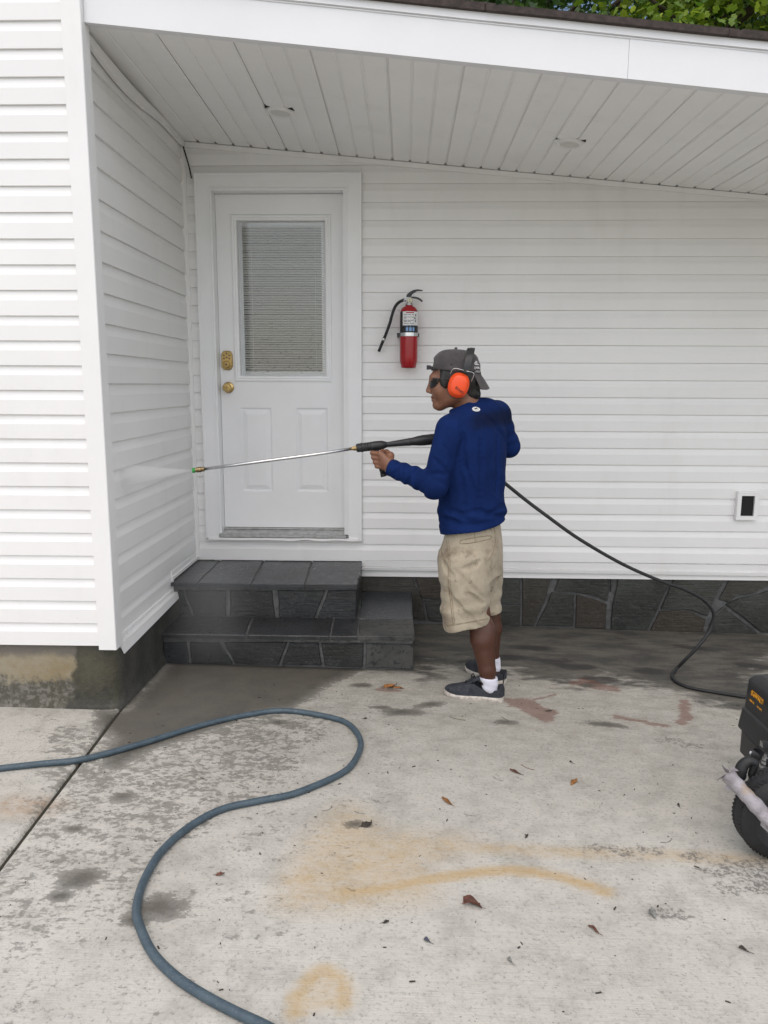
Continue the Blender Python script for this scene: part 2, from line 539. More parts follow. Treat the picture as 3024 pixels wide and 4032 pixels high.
YEL2 = [(-0.221,-2.565),(-0.142,-2.513),(0.044,-2.472),(0.264,-2.438),(0.555,-2.445),(0.848,-2.440),(1.133,-2.449),(1.213,-2.459)]
YEL3 = [(-0.170,-3.127),(-0.176,-3.080),(-0.142,-3.004),(-0.121,-2.988),(-0.084,-3.009),(-0.064,-3.052),(-0.066,-3.095)]
YELB = [(-0.213,-2.633),(-0.171,-2.515),(-0.054,-2.555),(0.043,-2.452),(-0.112,-2.691),(-0.218,-2.644),(-0.133,-2.272)]
ORG = [(-1.179,-2.287),(-1.237,-2.299),(-1.275,-2.287)]
DARK = [(0.706,-2.426),(0.776,-2.437),(0.852,-2.427),(0.991,-2.443),(1.118,-2.484),(1.181,-2.527),(1.123,-2.597),(0.821,-2.727),(1.040,-2.602),(0.918,-1.430),(1.293,-1.635),(1.210,-1.597)]
DARK2 = [(0.472,-0.670),(0.529,-0.846),(0.662,-0.576),(1.021,-0.696),(1.094,-0.898),(0.909,-0.631),(1.787,-0.309),(2.030,-0.606),(1.382,-0.736),(0.820,-0.399)]
BACK_STONES=[
  [(0.576,0.344),(0.800,0.334),(0.809,0.120),(0.581,0.130)],
  [(0.581,0.120),(0.809,0.110),(0.813,-0.015),(0.585,-0.004)],
  [(0.814,0.332),(1.003,0.329),(0.961,0.150),(0.898,-0.013),(0.828,-0.016)],
  [(1.057,0.327),(1.350,0.324),(1.361,0.206),(1.352,0.153),(1.279,0.185),(1.160,0.210),(1.022,0.218)],
  [(1.003,0.206),(1.146,0.195),(1.146,-0.015),(0.915,-0.013),(0.981,0.130)],
  [(1.161,0.191),(1.270,0.166),(1.350,0.132),(1.351,-0.033),(1.162,-0.022)],
  [(1.420,0.323),(1.754,0.322),(1.718,0.225),(1.615,-0.040),(1.386,-0.035),(1.388,0.124)],
  [(1.365,0.322),(1.397,0.322),(1.372,0.211)],
  [(1.769,0.320),(2.084,0.315),(2.022,0.193),(1.986,0.062),(1.891,0.097),(1.812,0.109),(1.693,0.108)],
  [(1.686,0.090),(1.813,0.097),(1.892,0.085),(1.978,0.042),(1.964,-0.041),(1.633,-0.041)],
  [(2.113,0.314),(2.398,0.313),(2.401,0.279),(2.344,0.263),(2.252,0.211),(2.156,0.195),(2.106,0.156),(2.051,0.171)],
  [(2.175,0.181),(2.263,0.200),(2.404,0.248),(2.429,-0.037),(2.333,-0.036),(2.097,0.143)],
  [(2.082,0.121),(2.034,0.081),(1.994,-0.047),(2.312,-0.047)],
  [(2.418,0.311),(2.716,0.307),(2.707,0.110),(2.435,0.117)],
  [(2.436,0.102),(2.703,0.095),(2.703,-0.054),(2.449,-0.047)],
  [(-0.211,0.354),(0.099,0.345),(0.143,0.242),(0.188,0.158),(0.213,0.013),(0.102,0.018),(-0.211,0.184)],
  [(0.119,0.346),(0.307,0.340),(0.311,0.154),(0.188,0.157),(0.152,0.260)],
  [(0.200,0.144),(0.340,0.142),(0.342,0.005),(0.231,0.008)],
]
UPPER_RISER=[
  [(-1.264,0.348),(-1.180,0.349),(-1.132,0.201),(-1.270,0.199)],
  [(-1.162,0.347),(-0.928,0.349),(-0.933,0.201),(-1.111,0.199)],
  [(-0.905,0.350),(-0.669,0.352),(-0.655,0.200),(-0.912,0.200)],
  [(-0.636,0.353),(-0.369,0.356),(-0.431,0.202),(-0.630,0.200)],
  [(-0.353,0.356),(-0.195,0.358),(-0.198,0.204),(-0.412,0.202)],
]
LOWER_RISER=[
  [(-1.230,0.146),(-1.078,0.148),(-1.066,0.028),(-1.235,0.028)],
  [(-1.058,0.148),(-0.902,0.148),(-0.834,0.033),(-1.053,0.030)],
  [(-0.879,0.149),(-0.544,0.153),(-0.589,0.029),(-0.820,0.031)],
  [(-0.529,0.153),(-0.379,0.153),(-0.361,0.030),(-0.572,0.029)],
  [(-0.362,0.152),(-0.141,0.151),(-0.146,0.023),(-0.345,0.028)],
  [(-0.126,0.151),(0.122,0.150),(0.126,0.017),(-0.129,0.021)],
]
def masks(x, y):
    wet = sm(.5 + sdpoly(x, y, WETPOLY)/.26)
    sp = sdpoly(x, y, SPATTER)
    dw = np.maximum(0, -sdpoly(x, y, WETPOLY))
    wet = np.maximum(wet, (.452+.075*np.exp(-dw/.40))*sm(1+sp/.22))
    wet = np.maximum(wet, .365*sm(1+sdpoly(x, y, [(-1.5, -1.6), (.1, -1.3), (-.1, -2.4), (-.6, -3.6), (-1.6, -3.4)])/.5))
    for (cx, cy), rx, ry, ro in zip(SPLASHES, (.11, .08, .07, .10, .05, .06, .085, .085, .05, .04, .05, .05, .05, .04, .06, .04),
                                    (.045, .035, .02, .030, .03, .03, .06, .06, .04, .03, .03, .03, .04, .025, .03, .03),
                                    (0, .4, 0, -.1, 0, 0, 0, .3, 0, 0, 0, 0, 0, 0, 0, 0)):
        wet = np.maximum(wet, blob(x, y, (cx, cy), rx, ry, ro))
    damp_shade = sm(.5 + sdpoly(x, y, [(-.25, -.5), (.0, -.80), (.14, -.86)]+DAMP_SHADE[1:-1]+[(-.25, .1)])/.62)  # damp concrete, with the shade under the porch put into its colour
    red = np.zeros(x.shape)
    for L, wd in ((RED1 + RED1[:1], .03), (RED2, .03), (RED3, .022), (RED4, .02), (RED5, .035), (RED6, .012)):
        red = np.maximum(red, sm(1-sdline(x, y, L)/(wd*2)))
    red = np.maximum(red, sm(.5 + sdpoly(x, y, RED1)/.04))
    yel = .95*sm(1.15-sdline(x, y, YEL1)/.032)*sm((x+.25)/.2)*sm((.75-x)/.2+.3)
    yel = np.maximum(yel, .38*sm(1.1-sdline(x, y, YEL2)/.045))
    yel = np.maximum(yel, .85*sm(1-sdline(x, y, YEL3)/.035))
    yel = np.maximum(yel, .34*sm(.5+sdpoly(x, y, YEL3)/.05))
    yel = np.maximum(yel, .42*sm(.7+sdpoly(x, y, [(-.24, -2.72), (-.2, -2.45), (-.12, -2.25), (0, -2.4), (.25, -2.42), (.1, -2.52), (.12, -2.66), (-.1, -2.72)])/.16))
    for c, r in (((-.213, -2.633), .05), ((-.112, -2.70), .04), ((-.045, -2.555), .05), ((.05, -2.50), .04)):
        yel = np.maximum(yel, .8*blob(x, y, c, r, r*.7))
    org = np.zeros(x.shape)
    for c in ORG: org = np.maximum(org, .8*blob(x, y, c, .07, .05))
    dirt = np.zeros(x.shape)
    for i, c in enumerate(DARK): dirt = np.maximum(dirt, .72*blob(x, y, c, .085, .045))
    dirt = np.maximum(dirt, .62*sm(.6+sdpoly(x, y, [(.95, -2.50), (1.3, -2.40), (1.3, -2.68), (1.1, -2.64)])/.1))
    dark_tone = sm((y+2.75)/1.5)*sm((x+1.0)/.5)*.85  # slab gets darker and more olive towards the house
    oil = np.zeros(x.shape)
    for i, c in enumerate(DARK2): oil = np.maximum(oil, blob(x, y, c, .11, .055, .2*math.sin(i*7)))
    # grime line where the slab meets the masonry
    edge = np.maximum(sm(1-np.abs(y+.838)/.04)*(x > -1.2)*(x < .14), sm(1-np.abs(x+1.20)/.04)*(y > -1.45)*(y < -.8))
    return dict(wet=wet, damp_shade=damp_shade, red=red, yel=yel, org=org, dirt=dirt, oil=oil, edge=edge, dark_tone=dark_tone)

def concrete():
    n = N('brushed_concrete')
    big = n.noise(1.1, 6, .6); mid = n.noise(9, 6, .65)
    fine = n.noise(85, 6, .7); spots = n.noise(26, 5, .62); brush = n.noise(1, 5, .65, n.scale(n.pos, (9, 230, 9)), .4)
    thr = n.noise(1, 6, .7, n.scale(n.pos, (42, 60, 42)))
    c = n.mix(n.step(big, .3, .7), (.485, .46, .41), (.57, .548, .495))
    c = n.mix(n.m('MULTIPLY', n.step(mid, .40, .72), .50), c, (.275, .26, .225))
    c = n.mix(n.m('MULTIPLY', n.step(fine, .53, .66), .50), c, (.175, .17, .16))
    c = n.mix(n.m('MULTIPLY', n.step(fine, .46, .34), .35), c, (.60, .585, .54))
    c = n.mix(n.m('MULTIPLY', n.step(brush, .54, .70), .24), c, (.22, .215, .20))
    c = n.mix(n.m('MULTIPLY', n.step(n.noise(.55, 4, .55), .40, .62), .35), c, n.mix(.5, c, (.33, .31, .25)))
    pits = n.step(n.voro(70), .10, .20, 1.0, 0.0)
    pk = n.step(n.noise(13, 4), .52, .62)
    c = n.mix(n.m('MULTIPLY', n.m('MULTIPLY', pits, pk), .55), c, (.13, .125, .115))
    def edged(a, amp, lo=.45, hi=.55, src=thr):
        return n.step(n.m('ADD', n.attr(a), n.m('MULTIPLY', n.m('SUBTRACT', src, .5), amp)), lo, hi)
    yn = n.noise(1, 6, .7, n.scale(n.pos, (20, 38, 20)))
    ya = n.attr('yel')
    yel = n.m('MULTIPLY', n.m('POWER', n.m('MAXIMUM', n.m('ADD', ya, n.m('MULTIPLY', n.m('MULTIPLY', n.m('SUBTRACT', yn, .5), 1.3), n.step(ya, .02, .3))), 0.0), .85), n.step(thr, .25, .60, .6, 1.0), clamp=True)
    crisp = n.m('MULTIPLY', n.step(n.m('ADD', ya, n.m('MULTIPLY', n.m('SUBTRACT', yn, .5), .9)), .40, .62), n.m('MULTIPLY', ya, .75))
    yel = n.m('MAXIMUM', n.m('MULTIPLY', yel, .92), crisp)
    c = n.mix(yel, c, n.mix(.5, c, (.46, .30, .105)))
    c = n.mix(n.m('MULTIPLY', yel, .55), c, (.44, .29, .11))
    c = n.mix(n.m('MULTIPLY', n.m('MULTIPLY', n.attr('org'), n.step(spots, .4, .6, .4, 1)), .7), c, (.33, .17, .055))
    c = n.mix(n.m('MULTIPLY', n.m('MULTIPLY', edged('dirt', 1.2, .40, .62, spots), n.step(fine, .44, .56, .15, 1.0)), .80), c, (.15, .14, .125))
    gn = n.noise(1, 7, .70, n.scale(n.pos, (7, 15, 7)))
    gr = n.m('MULTIPLY', n.attr('dark_tone'), n.step(n.m('ADD', gn, n.m('MULTIPLY', fine, .35)), .48, .86, .45, 1.0))
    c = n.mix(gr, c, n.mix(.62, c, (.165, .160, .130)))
    damp_shade = n.step(n.m('ADD', n.attr('damp_shade'), n.m('MULTIPLY', n.m('SUBTRACT', n.noise(1, 6, .66, n.scale(n.pos, (5.5, 13, 5))), .5), 1.9)), .28, .74)
    c = n.mix(n.m('MULTIPLY', damp_shade, .88), c, n.mix(n.step(n.noise(1, 7, .7, n.scale(n.pos, (3.2, 8, 3))), .38, .62), (.024, .024, .023), (.088, .080, .066)))
    c = n.mix(n.m('MULTIPLY', edged('oil', 1.3, .4, .7, n.noise(1, 6, .66, n.scale(n.pos, (9, 18, 9)))), .75), c, (.030, .028, .027))
    c = n.mix(n.m('MULTIPLY', edged('red', 2.2, .42, .80, n.noise(1, 7, .72, n.scale(n.pos, (14, 40, 14)))), .60), c, (.155, .062, .042))
    bth = n.m('ADD', n.m('MULTIPLY', thr, .55), n.m('MULTIPLY', n.noise(1, 6, .68, n.scale(n.pos, (13, 19, 13))), .45))
    wet = edged('wet', 1.75, .46, .56, bth)
    soak = n.step(n.m('ADD', n.attr('wet'), n.m('MULTIPLY', n.m('SUBTRACT', bth, .5), .8)), .50, .95)
    c = n.mix(n.m('MULTIPLY', wet, n.m('ADD', .52, n.m('MULTIPLY', soak, .36))), c, n.mix(n.step(mid, .35, .65), (.050, .045, .036), (.085, .076, .060)))
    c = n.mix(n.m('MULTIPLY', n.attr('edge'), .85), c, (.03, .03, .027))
    n.set(Base_Color=c, Roughness=n.m('SUBTRACT', .88, n.m('MULTIPLY', n.m('MAXIMUM', wet, n.m('MULTIPLY', damp_shade, .5)), .36)))
    n.b.inputs['Specular IOR Level'].default_value = .35
    n.bump(n.m('ADD', n.m('MULTIPLY', brush, .8), fine), .42, .006)
    return n.mat
M_CONC = concrete()
M_SOIL = simple('grass_and_soil', (.05, .07, .025), .95, 0, .4, 3, .4, 30)
M_JOINT = simple('joint_dirt', (.030, .027, .018), .95, 0, .4, 40)

g = MB().add([(-300, -300, -.30), (300, -300, -.30), (300, 300, -.30), (-300, 300, -.30)], [(0, 1, 2, 3)])
tag(obj('ground', g, M_SOIL), None, None, None, 'structure')
drive = thing('driveway', None, None, (0, 0, 0), None, 'structure')
ys = np.concatenate([np.arange(-14, -5, 1.0), np.arange(-5, -3.5, .1), np.arange(-3.5, .06, .0175)])
def slab(xs_of, name):
    X = np.array([xs_of(y) for y in ys]); Y = np.repeat(ys[:, None], X.shape[1], 1)
    Z = gz(X, Y)
    rng = np.random.default_rng(3)
    Z = Z + 0.0012*np.sin(X*5.1+1)*np.sin(Y*4.3)
    return X, Y, Z
def slab_obj(X, Y, Z):
    a, b = X.shape
    I = np.arange(a*b).reshape(a, b)
    F = np.stack([I[:-1, :-1], I[:-1, 1:], I[1:, 1:], I[1:, :-1]], -1).reshape(-1, 4)
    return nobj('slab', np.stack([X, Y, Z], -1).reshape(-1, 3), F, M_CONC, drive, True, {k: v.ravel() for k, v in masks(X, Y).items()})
base = np.concatenate([[0.0065, .011, .017], np.arange(.03, 3.9, .0175), np.arange(3.9, 9, .6)])
X, Y, Z = slab(lambda y: xj(y)+base, 'r'); Z[:, 0] -= .014; Z[:, 1] -= .004
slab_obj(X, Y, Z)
base = np.concatenate([np.arange(-8, -1.2, .5), np.arange(-1.2, -.02, .0175), [-.017, -.011, -.0065]])
X, Y, Z = slab(lambda y: xj(y)+base, 'l'); Z[:, -1] -= .014; Z[:, -2] -= .004
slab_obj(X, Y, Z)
j = MB(); P = [[(xj(y)-.009, y, gz(xj(y), y)-.012), (xj(y)+.009, y, gz(xj(y), y)-.012)] for y in (-14, -5, -3, -1.5, 0)]
obj('joint', j.grid(P), M_JOINT, drive)

# ------------------------------------------------------------------ the house
house = thing('house', 'white vinyl sided house with a sheltered back door and slate clad base', 'house', (0, 0, 0))
rnd = random.Random(5)

def plank(parent, axis, a0, a1, face, zb, zt, mat=M_VINYL, out=.0125, cut=None, name='siding_plank'):
    """one dutch-lap course; axis 'x': runs along x, faces -y; axis 'y': runs along y, faces +x"""
    h = zt-zb
    prof = [(.001, zt+.004), (.0015, zt-.02*h), (.006, zt-.22*h), (out, zt-.40*h), (out, zb), (.002, zb-.0005)]
    ns = max(2, int(abs(a1-a0)/.45))
    m = MB(); P = []
    ph = rnd.random()*6
    for i in range(ns+1):
        a = a0+(a1-a0)*i/ns
        wv = .0007*math.sin(a*3.1+ph)
        dz = .0006*math.sin(a*2.3+ph*2)
        row = []
        for o, z in prof:
            d = o-out+wv if o > .002 else o-out
            row.append((a, face-d, z+dz) if axis == 'x' else (face+d, a, z+dz))
        P.append(row if axis == 'x' else row[::-1])
    m.grid(P)
    n0 = len(prof)
    m.add(P[0], [tuple(range(n0))]); m.add(P[-1], [tuple(range(n0-1, -1, -1))])
    return obj(name, m, mat, parent)

ZW = lambda x: 2.7657-.0906*x           # soffit height at the back wall
ZF = lambda x: 2.7648-.1032*x           # soffit height at the fascia

# back wall: sheathing, planks left and right of the door, base strips
m = MB()
m.box(-1.4, -1.13, .0135, .14, .40, 3.1); m.box(-.235, 6, .0135, .14, .30, 3.1); m.box(-1.13, -.235, .0135, .14, 2.66, 3.1); m.box(-1.13, -.235, .0135, .14, .37, .56)
back = obj('back_wall', m, M_VINYL, house)
for k in range(-2, 22):
    zb = 2.5426-.1016*k
    x1 = 6.0
    if zb > 2.68: plank(back, 'x', -1.235, x1, 0, zb, zb+.1016)
    elif zb > 2.3 and k % 2 == 1: plank(back, 'x', -.1925, 1.515, 0, zb, zb+.1016); plank(back, 'x', 1.516, x1, .0012, zb, zb+.1016)
    elif k in (6, 12, 17): plank(back, 'x', -.1925, x1, 0, zb, zb+.1016)
    elif k == 20: plank(back, 'x', -.1925, .128, 0, zb, zb+.1016); plank(back, 'x', .129, x1, .0012, zb, zb+.1016)
    else: plank(back, 'x', -.1925, x1, 0, zb, zb+.1016)
for k in range(0, 21):
    zb = 2.577-.1029*k
    plank(back, 'x', -1.232, -1.1665, 0, zb, zb+.1029)
plank(back, 'x', -1.235, -.1925, -.001, .402, .521, name='siding_plank')
m = MB()
for z0a, z0b, ya, yb in ((.409, .368, -.004, .0), (.366, .345, -.008, -.004)):
    P = []
    for i in range(9):
        x = -.195+6.2*i/8; dz = -.0105*(x+.2)/2.2*1.0
        P.append([(x, .012, z0a+dz*.7), (x, ya, z0a-.004+dz*.7), (x, yb, z0b+dz), (x, .012, z0b-.002+dz)])
    m.grid(P); m.add(P[0], [(0, 1, 2, 3)])
obj('starter_strip', m, M_TRIM, back)
m = MB()        # trim under the soffit
for xa, xb in ((-1.215, -.318), (-.316, 6)):
    P = [[(x, .012, ZW(x)-.030), (x, -.010, ZW(x)-.029), (x, -.014, ZW(x)-.003), (x, .012, ZW(x)-.002)] for x in (xa, xb)]
    m.grid(P); m.add(P[0], [(0, 1, 2, 3)]); m.add(P[1], [(3, 2, 1, 0)])
obj('frieze_trim', m, M_TRIM, back)
m = MB().box(-1.247, -1.222, -.020, .012, .42, 2.878)
m.box(-1.2225, -1.217, -.012, .012, .42, 2.872)
obj('corner_trim', m, M_TRIM, back)

# slate veneer below the back wall
m = MB().box(-.19, 6, .036, .2, -.25, .349)
veneer = obj('stone_base', m, M_MORTARD, house)
for i, q in enumerate(BACK_STONES):
    q = [(a+rnd.uniform(-.002, .002), b+rnd.uniform(-.002, .002)) for a, b in q]
    # refine the outline so edges are a little ragged
    qq = []
    for (a, b), (c, d) in zip(q, q[1:]+q[:1]):
        qq.append((a, b)); L = math.hypot(c-a, d-b)
        for s in range(1, int(L/.05)+1):
            t = s/(int(L/.05)+1); qq.append((a+(c-a)*t+rnd.uniform(-.0022, .0022), b+(d-b)*t+rnd.uniform(-.0022, .0022)))
    obj('stone', MB().prism(qq, 'y', .022+rnd.uniform(-.003, .003), .05, .004), M_SLATEW, veneer)

# front block: wall, planks, corner post, foundation
m = MB().box(-6, -1.27, -1.466, -1.3, .40, 4.4)
front = obj('front_wall', m, M_VINYL, house)
for k in range(-11, 25):
    zb = 2.88-.10103*k
    plank(front, 'x', -6, -1.2655, -1.480, zb, zb+.10103)
plank(front, 'x', -6, -1.2655, -1.480, .3525, .4553)
m = MB()
P = []
for z in (.338, 1.0, 2.0, 3.0, 4.4):
    wv = .0008*math.sin(z*3)
    P.append([(-1.268, -1.468, z), (-1.268, -1.492+wv, z), (-1.1935, -1.492+wv, z), (-1.1905, -1.489+wv, z), (-1.1905, -1.415, z), (-1.238, -1.415, z)])
m.grid([r[::-1] for r in P]); m.add(P[0], [tuple(range(6))])
obj('corner_post', m, M_TRIM, house)
m = MB().box(-1.40, -1.2485, -1.44, .0, -.2, 4.4)
side = obj('side_wall', m, M_VINYL, house)
for k in range(-13, 18):
    zb = 2.653-.1287*k
    if zb > ZW(-1.2)+.02: continue
    plank(side, 'y', -1.414, -.0205, -1.2355, zb, zb+.1287)
plank(side, 'y', -1.414, -.52, -1.2355, .352, .4651)
plank(side, 'y', -.5195, -.0205, -1.2355, .421, .4651)
m = MB()
m.box(-1.247, -1.226, -1.412, -.515, .340, .356)
m.box(-1.247, -1.229, -.531, -.515, .3565, .425)
m.box(-1.247, -1.228, -.514, -.022, .405, .422)
# crooked flashing strip hanging below
m.add([(-1.247, -1.41, .3395), (-1.247, -.50, .3395), (-1.206, -.50, .336), (-1.206, -1.40, .331), (-1.247, -1.41, .3355), (-1.247, -.50, .3355), (-1.209, -.50, .332), (-1.209, -1.40, .327)],
      [(0, 1, 2, 3), (7, 6, 5, 4), (0, 3, 7, 4), (1, 5, 6, 2), (3, 2, 6, 7)])
m.add([(-1.2055, -1.405, .331), (-1.2055, -.50, .336), (-1.1975, -.52, .302), (-1.1955, -1.385, .284), (-1.2095, -1.405, .331), (-1.2095, -.50, .336), (-1.2015, -.52, .302), (-1.1995, -1.385, .284)],
      [(3, 2, 1, 0), (4, 5, 6, 7), (0, 4, 7, 3), (1, 2, 6, 5), (3, 7, 6, 2)])
obj('bottom_trim', m, M_TRIM, side)
m = MB()        # sagging trim along the soffit on the side wall
P = []
for i in range(9):
    y = -1.41+1.38*i/8; sag = .045*math.sin(math.pi*min(1, max(0, (-.45-y)/1.0)))
    z = ZF(-1.23)+(ZW(-1.23)-ZF(-1.23))*(y+1.45)/1.45
    P.append([(-1.228, y, z-.004-sag*.5), (-1.214+sag*.25, y, z-.006-sag*.6), (-1.217+sag*.2, y, z-.034-sag), (-1.229, y, z-.036-sag)])
m.grid(P)
obj('frieze_trim', m, M_TRIM, side)

def stucco():
    n = N('stained_stucco')
    a = n.noise(5, 6, .65); b = n.noise(40, 6, .7); d = n.noise(14, 6, .68)
    x, y, z = n.xyz()
    wob = n.m('MULTIPLY', n.m('SUBTRACT', d, .5), .22)
    c = n.mix(n.step(a, .35, .65), (.235, .185, .105), (.29, .255, .185))
    c = n.mix(n.step(n.m('ADD', z, n.m('MULTIPLY', n.m('SUBTRACT', n.noise(7, 5, .6), .5), .16)), .27, .32), c, (.15, .135, .115))
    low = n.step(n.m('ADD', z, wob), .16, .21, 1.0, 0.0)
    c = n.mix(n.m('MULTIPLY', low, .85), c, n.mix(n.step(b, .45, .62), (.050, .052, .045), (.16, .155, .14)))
    wet = n.step(n.m('ADD', n.m('SUBTRACT', x, n.m('MULTIPLY', z, .20)), n.m('MULTIPLY', wob, .5)), -1.46, -1.43)
    c = n.mix(n.m('MULTIPLY', wet, .92), c, n.mix(n.step(a, .35, .65), (.026, .026, .019), (.058, .055, .034)))
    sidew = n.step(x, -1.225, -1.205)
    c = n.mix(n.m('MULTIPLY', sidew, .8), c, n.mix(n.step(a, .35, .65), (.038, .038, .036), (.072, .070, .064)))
    n.set(Base_Color=c, Roughness=n.m('SUBTRACT', .85, n.m('MULTIPLY', wet, .35)))
    n.bump(n.m('ADD', b, n.m('MULTIPLY', d, .6)), .6, .008)
    return n.mat
M_STUCCO = stucco()
path = [(-6, -1.458), (-3, -1.458), (-2, -1.458), (-1.6, -1.457), (-1.36, -1.455)]
for a in range(0, 91, 10):
    path.append((-1.29+.085*math.sin(R(a)), -1.37-.085*math.cos(R(a))))
path += [(-1.204, -1.2), (-1.203, -1.0), (-1.202, -.8), (-1.202, -.3), (-1.202, .1)]
P = []
for z in (-.25, -.02, .055, .062, .075, .10, .16, .24, .325, .349):
    cove = .035*max(0, 1-(z-.045)/.055)**2 if z > .05 else .035
    cove = min(cove, .03)
    P.append([(x+(cove if x > -1.25 else 0)*.6, y-(cove if y < -1.4 else 0)*.5, z if y < -1.40 else min(z, .312)) for x, y in path])
m = MB().grid(P)
fr = [(x, y, .349) for x, y in path if y < -1.40]+[(-1.27, -1.36, .349), (-6, -1.36, .349)]
m.add(fr, [tuple(range(len(fr)))])
obj('foundation', m, M_STUCCO, house, True, 50)

# soffit, fascia, roof
m = MB(); m.grid([[(x, -1.445, ZF(x)+.016), (x, .01, ZW(x)+.016)] for x in (-1.26, 6)])
soffit = obj('soffit', m, M_DARKGAP, house)
x = -1.2365
k = 0
while x < 3.4:
    m = MB(); wd = .1016
    lock = .002 if k % 3 == 0 else 0
    P = []
    for dx, dz in ((0.0001, .0046+lock), (.0050, .0046+lock), (.0085, 0), (.0940, 0), (.0970, .0046), (.1015, .0046)):
        xx = x+dx
        P.append([(xx, -1.438, ZF(xx)+dz), (xx, -.7, (ZF(xx)+ZW(xx))/2+dz+.0008*math.sin(k*2.1)), (xx, -.034, ZW(xx)+dz), (xx, -.012, ZW(xx)+dz*(4.5 if dz else 1))])
    m.grid(P)
    obj('soffit_panel', m, M_SOFFIT, soffit)
    x += wd; k += 1
m = MB()
def rail(m, y0, y1, dz0, dz1, xa=-1.1895, xb=6.0, segs=24, wob=.0006):
    P = []
    for i in range(segs+1):
        xx = xa+(xb-xa)*i/segs; w_ = wob*math.sin(xx*7)
        P.append([(xx, y1, ZF(xx)+dz0), (xx, y0+w_, ZF(xx)+dz0), (xx, y0+w_, ZF(xx)+dz1), (xx, y1, ZF(xx)+dz1)])
    m.grid(P); m.add(P[0], [(3, 2, 1, 0)]); m.add(P[-1], [(0, 1, 2, 3)])
rail(m, -1.462, -1.44, -.010, .1315, xb=.9145)
rail(m, -1.4632, -1.44, -.010, .1315, xa=.9155)
rail(m, -1.466, -1.44, .1317, .1352, wob=.0012); rail(m, -1.464, -1.44, .1354, .1390, wob=.001)
rail(m, -1.440, -1.405, -.003, .004)
obj('fascia', m, M_FASCIA, house)
m = MB(); rail(m, -1.4735, -1.44, .1392, .1665, wob=.0016)
obj('drip_board', m, M_FASCIA, house)
m = MB()
P = [[(x, -1.48, ZF(x)+.188), (x, 3.2, ZF(x)+.188+.3), (x, 3.2, ZF(x)+.1), (x, 0.05, ZF(x)+.1), (x, -1.44, ZF(x)+.1668)] for x in (-1.24, 6.2)]
m.grid([r[::-1] for r in P]); m.add(P[0], [(0, 1, 2, 3, 4)]); m.add(P[1], [(4, 3, 2, 1, 0)])
roof = obj('roof', m, M_ROOFEDGE, house)
xa = -1.188
for xb in (-.35, .36, 1.28, 2.2, 3.2, 4.3, 5.4):
    m = MB(); t = rnd.uniform(-.002, .002)
    rail(m, -1.492+t, -1.40, .1672, .1885+t*.5, xa, xb-.003, 6, .001)
    obj('shingle', m, M_ROOFEDGE, roof)
    m = MB(); rail(m, -1.487-t, -1.30, .1890+t*.5, .1955, xa+.05, xb+.04, 6, .0015)
    obj('shingle', m, M_ROOFEDGE, roof)
    xa = xb

# ------------------------------------------------------------------ the door
m = MB(); m.cur = 0
YD = .055
def rect(m, x0, x1, z0, z1, y, back=.03):
    m.box(x0, x1, y, y+back, z0, z1)
rect(m, -1.066, -.975, 1.512, 2.6, YD); rect(m, -.381, -.303, 1.512, 2.6, YD); rect(m, -.975, -.381, 2.487, 2.6, YD)
# lower half with two embossed panels
xs = [(-1.066, None), (-.953, -.750), (-.612, -.403)]
def face(x0, x1, z0, z1): m.add([(x0, YD, z0), (x1, YD, z0), (x1, YD, z1), (x0, YD, z1)], [(0, 1, 2, 3)])
face(-1.066, -.303, 1.357, 1.512); face(-1.066, -.303, .603, .826)
face(-1.066, -.953, .826, 1.357); face(-.750, -.612, .826, 1.357); face(-.403, -.303, .826, 1.357)
for x0, x1 in ((-.953, -.750), (-.612, -.403)):
    L = [(0, 0), (.006, .0005), (.014, .0065), (.022, .0065), (.030, .004), (.046, .0)]
    rings = [[(x0+i, YD+d, .826+i), (x1-i, YD+d, .826+i), (x1-i, YD+d, 1.357-i), (x0+i, YD+d, 1.357-i)] for i, d in L]
    for A, B in zip(rings[:-1], rings[1:]):
        for q in range(4):
            m.add([A[q], A[(q+1) % 4], B[(q+1) % 4], B[q]], [(0, 1, 2, 3)])
    m.add(rings[-1], [(0, 1, 2, 3)])
m.box(-1.066, -.303, YD+.028, YD+.03, .603, 1.512)
door = obj('door', m, M_DOOR, house)
m = MB()        # frame round the glass: bevelled moulding
rings = []
for i, y in ((0, YD-.0005), (.003, YD-.007), (.012, YD-.010), (.018, YD-.008), (.024, YD-.011), (.034, YD-.009), (.0365, YD-.004), (.0375, YD+.030), (.062, YD+.0305)):
    j_ = i
    rings.append([(-.978+j_, y, 1.508+j_), (-.379-j_, y, 1.508+j_), (-.379-j_, y, 2.486-j_), (-.978+j_, y, 2.486-j_)])
for A, B in zip(rings[:-1], rings[1:]):
    for q in range(4): m.add([A[q], A[(q+1) % 4], B[(q+1) % 4], B[q]], [(0, 1, 2, 3)])
obj('glass_frame', m, M_DOOR, door)
m = MB().box(-.932, -.425, YD+.010, YD+.014, 1.552, 2.441)
obj('pane', m, M_PANE, door)
m = MB().box(-.93, -.427, YD+.045, YD+.05, 1.55, 2.445)
obj('blind_backing', m, simple('dim_room', (.05, .055, .065), .8), door)
nsl = 64
sm_ = MB()
ang = R(44)
P = []
for x in (-.917, -.427):
    P.append([(x, .0065*math.cos(ang)*t+.0012*(1-t*t), -.0065*math.sin(ang)*t*1.0+.0) for t in (-1, -.3, .3, 1)])
sm_.ribbon(P, .0006)
slat0 = None
for k in range(nsl):
    z = 1.560+(2.432-1.560)*k/(nsl-1)
    if slat0 is None:
        slat0 = obj('slat', sm_, M_SLAT, door); o = slat0
    else:
        o = slat0.copy(); link(o, door)
    o.location = (0, YD+.030, z)
    o.rotation_euler = (rnd.uniform(-.06, .06), rnd.uniform(-.0012, .0012), 0)
m = MB()
